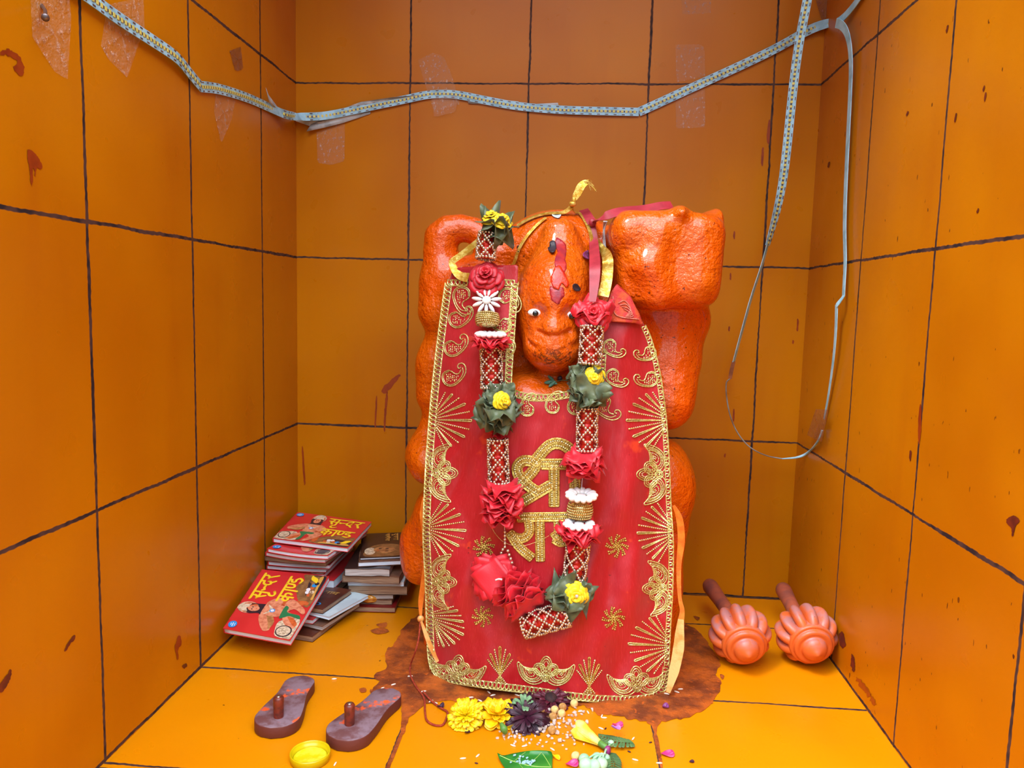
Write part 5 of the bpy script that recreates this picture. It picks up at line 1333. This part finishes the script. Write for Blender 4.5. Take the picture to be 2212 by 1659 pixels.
M_CRY=simple('sugar_crystal',S(244,226,214),S(250,240,234),100,rough=.2,trans=.35); M_CRYB=simple('pale_blue_crystal',S(170,222,236),S(210,240,246),100,rough=.2,trans=.3); M_RICE=simple('rice_grain',S(236,226,206),S(246,240,228),90,rough=.4)
def crystal(c,s_,r_,name,mat,label,group,cat):
    v=[];mb=MB(); M=Matrix.Rotation(r_.uniform(0,6),3,'Z')@Matrix.Rotation(r_.uniform(-.3,.3),3,'X')
    k=r_.uniform(.5,1.1); kz=r_.uniform(.5,1.0)
    for z in (-.5,.5):
        for a,b in ((-1,-1),(1,-1),(1,1),(-1,1)): v.append(M@Vector((a*s_*.5*k+r_.uniform(-.24,.24)*s_,b*s_*.5+r_.uniform(-.24,.24)*s_,z*s_*.85*kz+r_.uniform(-.12,.12)*s_)))
    zmin=min(p.z for p in v); mb.add([Vector(c)+p-Vector((0,0,zmin)) for p in v],[(0,3,2,1),(4,5,6,7),(0,1,5,4),(1,2,6,5),(2,3,7,6),(3,0,4,7)])
    o=mb.build(name,mat,base=c,smooth=False); bv=o.modifiers.new('b','BEVEL'); bv.width=s_*.2; bv.segments=2
    return tag(o,label,cat,group)
rr=random.Random(12)
for k in range(26):
    x,y=rr.gauss(1138,14),rr.gauss(1646,7)
    if not (1092<x<1165 and 1632<y<1657): x,y=1120+rr.random()*30,1642+rr.random()*10
    crystal(fl(x,y,lz(x,y)+.0006),rr.uniform(.0022,.0034),rr,'blue_crystal',M_CRYB,'pale blue crystal lying on the green heart shaped leaf','pale blue crystals on the leaf','crystal')
# sugar and rice scattered before the cloth
spots=[]
def free(x,y,d):
    p=fl(x,y)
    if any((p-q).length<d for q in spots): return None
    spots.append(p); return p
chick=[(1184,1541,0),(1163,1543,0),(1199,1545,1),(1216,1528,1),(1211,1549,0),(1195,1557,0),(1240,1527,0),(1192,1585,1),(1243,1642,0)]
CHL=['split chickpea beside the maroon flower under its petals','pale chickpea just right of the dark purple flower','brown skinned chickpea below the maroon flower','chickpea near the hem on the right of the maroon flower','pale chickpea at the right of the sugar heap','chickpea with a half brown skin in the sugar heap','large chickpea lying alone close to the cloth hem','cracked chickpea at the front of the sugar heap','single chickpea beside the pale green buds']
chick[0],chick[1]=(1168,1541,0),(1198,1541,0)
chick[2]=(1215,1535,1);chick[3]=(1182,1560,2);chick[4]=(1213,1549,0);chick[5]=(1194,1556,1)
CHL[0]='chickpea touching the dark purple flower on its upper right';CHL[1]='pale chickpea between the maroon flower and the sugar heap';CHL[2]='brown skinned chickpea under the right petals of the maroon flower';CHL[3]='dark brown shrivelled chickpea beside the dark purple flower'
M_CHK=simple('chickpea_skin',S(236,196,120),S(244,216,160),120,rough=.45); M_CHB=simple('chickpea_brown',S(178,128,64),S(226,186,112),110,rough=.5); M_CHD=simple('chickpea_dark',S(104,66,48),S(80,48,36),110,rough=.6)
for (x,y,m),lb in zip(chick,CHL):
    p=fl(x,y); spots.append(p); r0=.0052 if m!=2 else .0042
    cc=p+Vector((0,0,r0*.92)); mb=MB(); mb.ball(cc,(r0,r0*.95,r0*.92),18,12,M=align((0.3,-.4,.8)))
    for i,v in enumerate(mb.v):
        q=Vector(v)-cc; gq=Vector((.4,-.6,.6)).normalized(); k=q.normalized().dot(gq); q*=1+.30*max(0,k-.8)/.2*.8-.12*max(0,1-abs(q.normalized().dot(Vector((.8,.5,.2)).normalized()))*7)*(1 if k<.9 else 0)
        q*=1+(.14 if m==2 else .03)*mnoise.noise(q*300); z=max(.0,cc.z+q.z); mb.v[i]=(cc.x+q.x,cc.y+q.y,z)
    tag(mb.build('chickpea',(M_CHK,M_CHB,M_CHD)[m],base=p),lb,'chickpea','chickpeas on the floor')
for cx,cy,sx,sy,n,s0,s1 in ((1205,1562,20,13,36,.0026,.0046),(1188,1574,16,8,14,.003,.005),(1248,1548,12,12,9,.003,.0045),(1105,1585,12,6,22,.0022,.0036),(1135,1597,14,7,12,.002,.0032),(1232,1597,14,10,12,.002,.0032),(1200,1605,30,6,8,.002,.003)):
    for k in range(n):
        for t_ in range(8):
            x,y=rr.gauss(cx,sx),rr.gauss(cy,sy); p=free(x,y,.0040)
            if p is not None: break
        if p is None or y<1500: continue
        crystal(p,rr.uniform(s0,s1),rr,'sugar_crystal',M_CRY,'small pinkish white sugar crystal scattered among the flowers on the floor','sugar crystals','sugar')
def ricegrain(x,y,a,L=.0036):
    p=fl(x,y); d=RT*math.cos(a)+Vector((-RT.y,RT.x,0))*math.sin(a); d.z=0; M=align(d)
    o=MB().ball(p+Vector((0,0,.0010)),(.0010,.0010,L),8,8,M=M).build('rice_grain',M_RICE,base=p)
    tag(o,'loose white rice grain lying on the floor in front of the cloth','rice','rice grains on the floor')
for x,y,a in ((1056,1497,2.2),(1065,1503,.4),(1122,1496,-.2),(1117,1503,-.5),(1037,1515,-.7),(1017,1508,.2),(931,1516,.8),(915,1495,.4),(1108,1612,-.5),(1133,1613,.4),(1193,1620,-.8),(1340,1568,1),(1300,1548,1.2),(1298,1575,-.6),(1368,1597,1.),(1372,1643,-.4),(1470,1490,.1),(1462,1496,-.6),(1440,1500,-.4),(1305,1552,0),(1254,1538,.3),(1270,1540,1.8),(1424,1650,0.),(1000,1640,.2),(760,1610,.3),(724,1652,1.4),(1032,1634,1.),(826,1488,.9),(722,1468,.2),(850,1480,.6),(886,1462,.2),(940,1520,-.3)):
    ricegrain(x,y,a)
# yellow oleander bud
M_OLE=simple('pale_yellow_petal',S(244,236,60),S(250,244,130),70,rough=.45,sss=.1)
ob=thing('yellow_bud',fl(1275,1592),'half open pale yellow flower with a green base','flower')
A=fl(1306,1612,.006);B=fl(1248,1574,.010); d=(B-A); L=d.length; d.normalize()
for k in range(5):
    a=2*PI*k/5; M=align(d); o_=M@Vector((math.cos(a),math.sin(a),0)); mb=MB()
    def fn(u,v,o_=o_,a=a):
        th=a+(u-.5)*2.0*(1-.2*v)+v*.7; rad=.0026+.0085*v**1.3; q=M@Vector((math.cos(th),math.sin(th),0)); p=A+d*(L*(.08+.95*v*(1-.18*(2*u-1)**2)))+q*rad
        p.z=max(p.z,.0008); return p
    mb.grid(fn,8,10); mb.build('petal',M_OLE,ob,solid=.0003)
MB().tube([A-d*.006,A,A+d*.006,A+d*.012],[.002,.0038,.0036,.0026],12).build('calyx',M_GRN,ob)
# pale green bud cluster
M_BUD=simple('pale_green_bud',S(150,206,160),S(176,222,186),60,rough=.5,sss=.1)
bcx=thing('bud_cluster',fl(1285,1645),'cluster of round pale green buds on stalks at the front edge','flower')
hub=fl(1305,1630,.010)
for x,y,r0 in ((1266,1652,.0078),(1283,1654,.0072),(1300,1649,.0066),(1262,1640,.0062),(1290,1637,.006),(1309,1637,.0045),(1320,1606,.004)):
    p=fl(x,y,r0); b=MB().ball(p,(r0,r0,r0*.95),16,10).build('bud',M_BUD,bcx)
    MB().tube(smooth([p+(hub-p).normalized()*r0*.8,p.lerp(hub,.6)+Vector((0,0,.003)),hub],4),.0011,6).build('stalk',M_BUD,b)
M_VIO=simple('violet_bud',S(140,40,110),S(110,30,90),60,rough=.5)
MB().ball(fl(1312,1622,.008),(.0038,.0038,.006),12,8,M=align(RT*.2-DN)).build('bud',M_VIO,bcx)['label']='small violet bud'
# feathery leaves
M_FERN=simple('fern_green',S(84,128,76),S(64,104,62),90,rough=.55)
def fern(pts,n,l0,label):
    P=resample(smooth([fl(x,y,z) for x,y,z in pts],8),.0008); b=fl(pts[0][0],pts[0][1]); r=thing('feathery_leaf',b,label,'leaf'); MB().tube(P,.0006,5).build('leaf_stalk',M_FERN,r); mb=MB()
    for k in range(n):
        i=int(k/(n-1)*(len(P)-3))+1; t_=(P[i+1]-P[i-1]).normalized(); sd=Vector((-t_.y,t_.x,0))
        for s_ in (1,-1):
            d=(sd*s_+t_*.45).normalized(); sheetpetal(mb,P[i],d,(0,0,1),l0*(.6+.4*math.sin(PI*(k+1)/(n+1))),l0*.16,.1,-.06)
    mb.v=[(a,b_,max(c_,.0008)) for a,b_,c_ in mb.v]
    mb.build('leaflets',M_FERN,r,solid=.0002)
fern([(1368,1605,.002),(1350,1603,.005),(1325,1600,.006),(1294,1592,.004)],12,.012,'feathery grey green leaf behind the pale green buds')
fern([(1318,1626,.003),(1324,1645,.006),(1326,1668,.003)],12,.010,'feathery green leaf beside the buds at the front edge')
# loose petals
M_MAG=simple('magenta_petal',S(196,44,120),S(226,110,160),70,rough=.45); M_VIP=simple('violet_petal',S(118,40,110),S(150,80,140),70,rough=.5); M_DKP=simple('dark_dry_petal',S(60,16,44),S(40,14,30),70,rough=.6)
def lpetal(px,py,r0,rot,mat,label,wd=.75,h=.25,name='flower_petal'):
    b=fl(px,py); mb=MB(); d=Vector((math.cos(rot),math.sin(rot),0)); s_=Vector((-d.y,d.x,0))
    def fn(u,v):
        a=u*2*PI; q=v; x=math.cos(a)*q*r0;y=math.sin(a)*q*r0*wd*(1+.25*math.cos(a)); z=r0*h*(q*q)*(1+.6*math.sin(2*a+rot))+.0008
        return b+d*x+s_*y+Vector((0,0,max(.0006,z)))
    mb.grid(fn,20,5)
    return tag(mb.build(name,mat,base=b,solid=.0003),label,'petal')
lpetal(1442,1632,.0078,.2,M_MAG,'magenta rose petal lying near the front right floor joint')
lpetal(1334,1571,.0066,.1,M_MAG,'magenta petal above the feathery leaf',.55,.5)
lpetal(1235,1655,.0075,.4,M_MAG,'magenta petal at the front edge left of the buds',.7,.4)
lpetal(1437,1530,.0048,.9,M_VIP,'small violet petal on the brown stain right of the hem',.8,.6)
lpetal(1330,1592,.0058,-.3,simple('lilac_petal',S(176,110,190),S(196,140,206),60,rough=.5),'slim lilac petal resting across the feathery leaf',.3,.5).location.z=.009
lpetal(1494,1647,.0030,.5,M_DKP,'tiny dark petal at the front edge right of the floor joint')
lpetal(952,1530,.0048,.8,M_DKP,'small dark petal beside the red thread',.6,.7)
lpetal(1010,1583,.0056,1.4,M_DKP,'dark heart shaped petal on the bare tile below the marigolds',.6,.4)
lpetal(1145,1518,.0046,1.2,M_DKP,'small dark petal between the marigold and the maroon flower',.6,.7)
lpetal(1200,1640,.0060,-.6,M_MAR2,'small yellow petal beside the heart shaped leaf',.3,.5)
for x,y,a in ((1164,1589,.6),(1029,1650,-.2),(1359,1625,-.5),(1405,1605,.4),(1308,1575,1.)):
    p=fl(x,y); tag(MB().ball(p+Vector((0,0,.0008)),(.0022,.0009,.0008),8,6,M=Matrix.Rotation(a,3,'Z')).build('dark_seed',M_DKP,base=p),'tiny dark seed on the bare orange tile in front','seed','dark seeds on the floor')
# red thread from the tie ribbon to the floor
M_MAU=simple('red_thread',S(140,38,20),S(176,70,30),400,rough=.8,bump=.8,bs=900)
Th=[at(908,1340,-.322),at(905,1375,-.332),at(898,1405,-.345),fl(886,1440,.004),fl(888,1462,.003),fl(900,1485,.002),fl(916,1508,.002),fl(918,1535,.002),fl(922,1556,.002),fl(938,1566,.002),fl(956,1566,.002),fl(964,1552,.002),fl(966,1538,.002),fl(950,1528,.002),fl(930,1512,.003),fl(914,1494,.004)]
tag(MB().tube(smooth(Th,6),.0013,6).build('red_thread',M_MAU,base=fl(920,1540)),'thin red brown thread trailing from the left tie ribbon into a loop on the floor','thread')
# brown residue on the floor around the idol: part of the floor
t=NT('dried_residue'); c=t.mix(t.ramp(t.noise(26,5,.65),.36,.64),S(112,50,18),S(186,92,24)); c=t.mix(t.math('MULTIPLY',t.ramp(t.noise(110,3),.62,.70),.8),c,S(206,96,24)); t.set(Base_Color=c,Roughness=t.math('ADD',.35,t.math('MULTIPLY',t.noise(30,3),.4))); t.bump(t.math('ADD',t.noise(90,5,.7),t.math('MULTIPLY',t.noise(20,2),.6)),.9,.003); M_RES=t.m
def stain(poly,h=.0007,amp=8,step=14,mat=None,seed=2):
    P=rag([Vector(p) for p in poly],amp,seed,6); Vv,Ff=tri2d(P,step,5)
    o=MB().add([fl(p.x,p.y,h) for p in Vv],Ff).build('floor_stain',mat or M_RES,smooth=True); o.parent=flo; return o
stain([(812,1508),(798,1492),(818,1474),(808,1456),(836,1442),(832,1412),(852,1388),(876,1352),(905,1330),(960,1316),(1080,1322),(1200,1330),(1330,1338),(1450,1342),(1492,1352),(1520,1376),(1538,1402),(1556,1432),(1546,1452),(1560,1476),(1548,1500),(1528,1528),(1480,1550),(1424,1562),(1420,1590),(1412,1590),(1404,1562),(1370,1554),(1330,1544),(1296,1544),(1262,1524),(1200,1520),(1150,1512),(1080,1518),(1000,1514),(930,1516),(905,1532),(884,1552),(872,1580),(866,1578),(870,1540),(866,1522),(840,1514)])
for p in ([(832,1452),(838,1444),(846,1450),(840,1458)],[(800,1362),(826,1356),(840,1364),(818,1370)],[(812,1350),(836,1344),(832,1356)],[(776,1488),(790,1486),(792,1494),(780,1496)],[(1516,1508),(1530,1500),(1540,1520)],[(1498,1330),(1512,1334),(1506,1340)],[(1556,1456),(1566,1460),(1560,1468)],[(866,1580),(872,1580),(846,1650),(838,1660),(834,1658)],[(1412,1588),(1420,1588),(1431,1652),(1426,1655)]): stain(p,.0008,2,5)
# old paint marks on the walls: parts of the walls
M_MK=simple('dark_mark',S(84,28,16),S(110,40,18),90,rough=.5); M_MK2=simple('red_mark',S(146,58,12),S(128,44,12),60,rough=.4)
def wmark(wall,w_,poly,mat=None,amp=1.5):
    P=rag([Vector(p) for p in poly],amp*1.6,7,8,.22); Vv,Ff=tri2d(P,5,2)
    f_=lambda x,y,o:(onx(x,y,o) if w_=='L' else onx(x,y,W-o) if w_=='R' else at(x,y,-o))
    o=MB().add([f_(p.x,p.y,.0005) for p in Vv],Ff).build('paint_mark',mat or M_MK); o.parent=wall
wmark(wl,'L',[(60,324),(72,328),(84,342),(92,360),(86,366),(80,362),(76,382),(72,362),(70,400),(67,396),(64,366),(60,345)],M_MK2)
wmark(wl,'L',[(2,110),(24,108),(44,124),(52,150),(46,164),(30,148),(38,132),(18,120),(2,118)],M_MK2,3)
wmark(wl,'L',[(0,1478),(14,1458),(22,1446),(26,1452),(18,1476),(6,1494),(0,1494)])
wmark(wl,'L',[(382,1382),(388,1372),(392,1390),(384,1404),(386,1420),(382,1424),(378,1396)],M_MK2);wmark(wl,'L',[(394,1438),(402,1433),(404,1438),(398,1444)])
wmark(wl,'L',[(148,1386),(160,1372),(162,1380),(150,1394),(142,1408),(140,1402)])
wmark(wr,'R',[(2174,1122),(2192,1114),(2202,1124),(2194,1136),(2190,1152),(2186,1158),(2184,1140),(2176,1132)])
wmark(wr,'R',[(1840,1412),(1846,1422),(1847,1440),(1844,1452),(1838,1440),(1838,1424)]);wmark(wr,'R',[(1812,1372),(1820,1364),(1826,1386),(1822,1400),(1814,1394)])
wmark(wr,'R',[(1848,1466),(1862,1472),(1876,1490),(1888,1510),(1892,1524),(1884,1518),(1874,1500),(1858,1482)],M_MK2,4)
wmark(wr,'R',[(1986,880),(1990,878),(1990,930),(1985,960),(1983,930)],M_MK2,.6);wmark(wr,'R',[(1965,974),(1969,976),(1967,996),(1964,990)],None,.6)
wmark(wb,'B',[(1660,262),(1664,264),(1662,310),(1656,300)],M_MK2,.6);wmark(wb,'B',[(1646,322),(1650,322),(1648,358),(1644,352)],M_MK2,.6)
wmark(wb,'B',[(834,850),(838,852),(834,900),(832,930),(829,928),(830,890)],M_MK2,.8);wmark(wb,'B',[(812,860),(815,862),(812,920),(809,915)],M_MK2,.8);wmark(wb,'B',[(826,840),(858,810),(862,816),(832,850)],M_MK2,2)
wmark(wb,'B',[(652,970),(655,970),(658,1010),(660,1044),(656,1040)],M_MK2,.6)
for x,y,l in ((1577,590,14),(1574,705,10),(1585,500,16),(1722,690,24),(1712,735,8),(1584,885,24),(1565,980,8)): wmark(wb,'B',[(x,y),(x+3,y+1),(x+2,y+l),(x-1,y+l-2)],M_MK2,.6)
for x,y,l in ((2125,185,12),(2128,200,18),(2064,245,18),(2046,55,14),(1960,240,10),(2112,450,10),(1790,350,12)): wmark(wr,'R',[(x,y),(x+3,y+1),(x,y+l),(x-3,y+l-2)],None,.6)
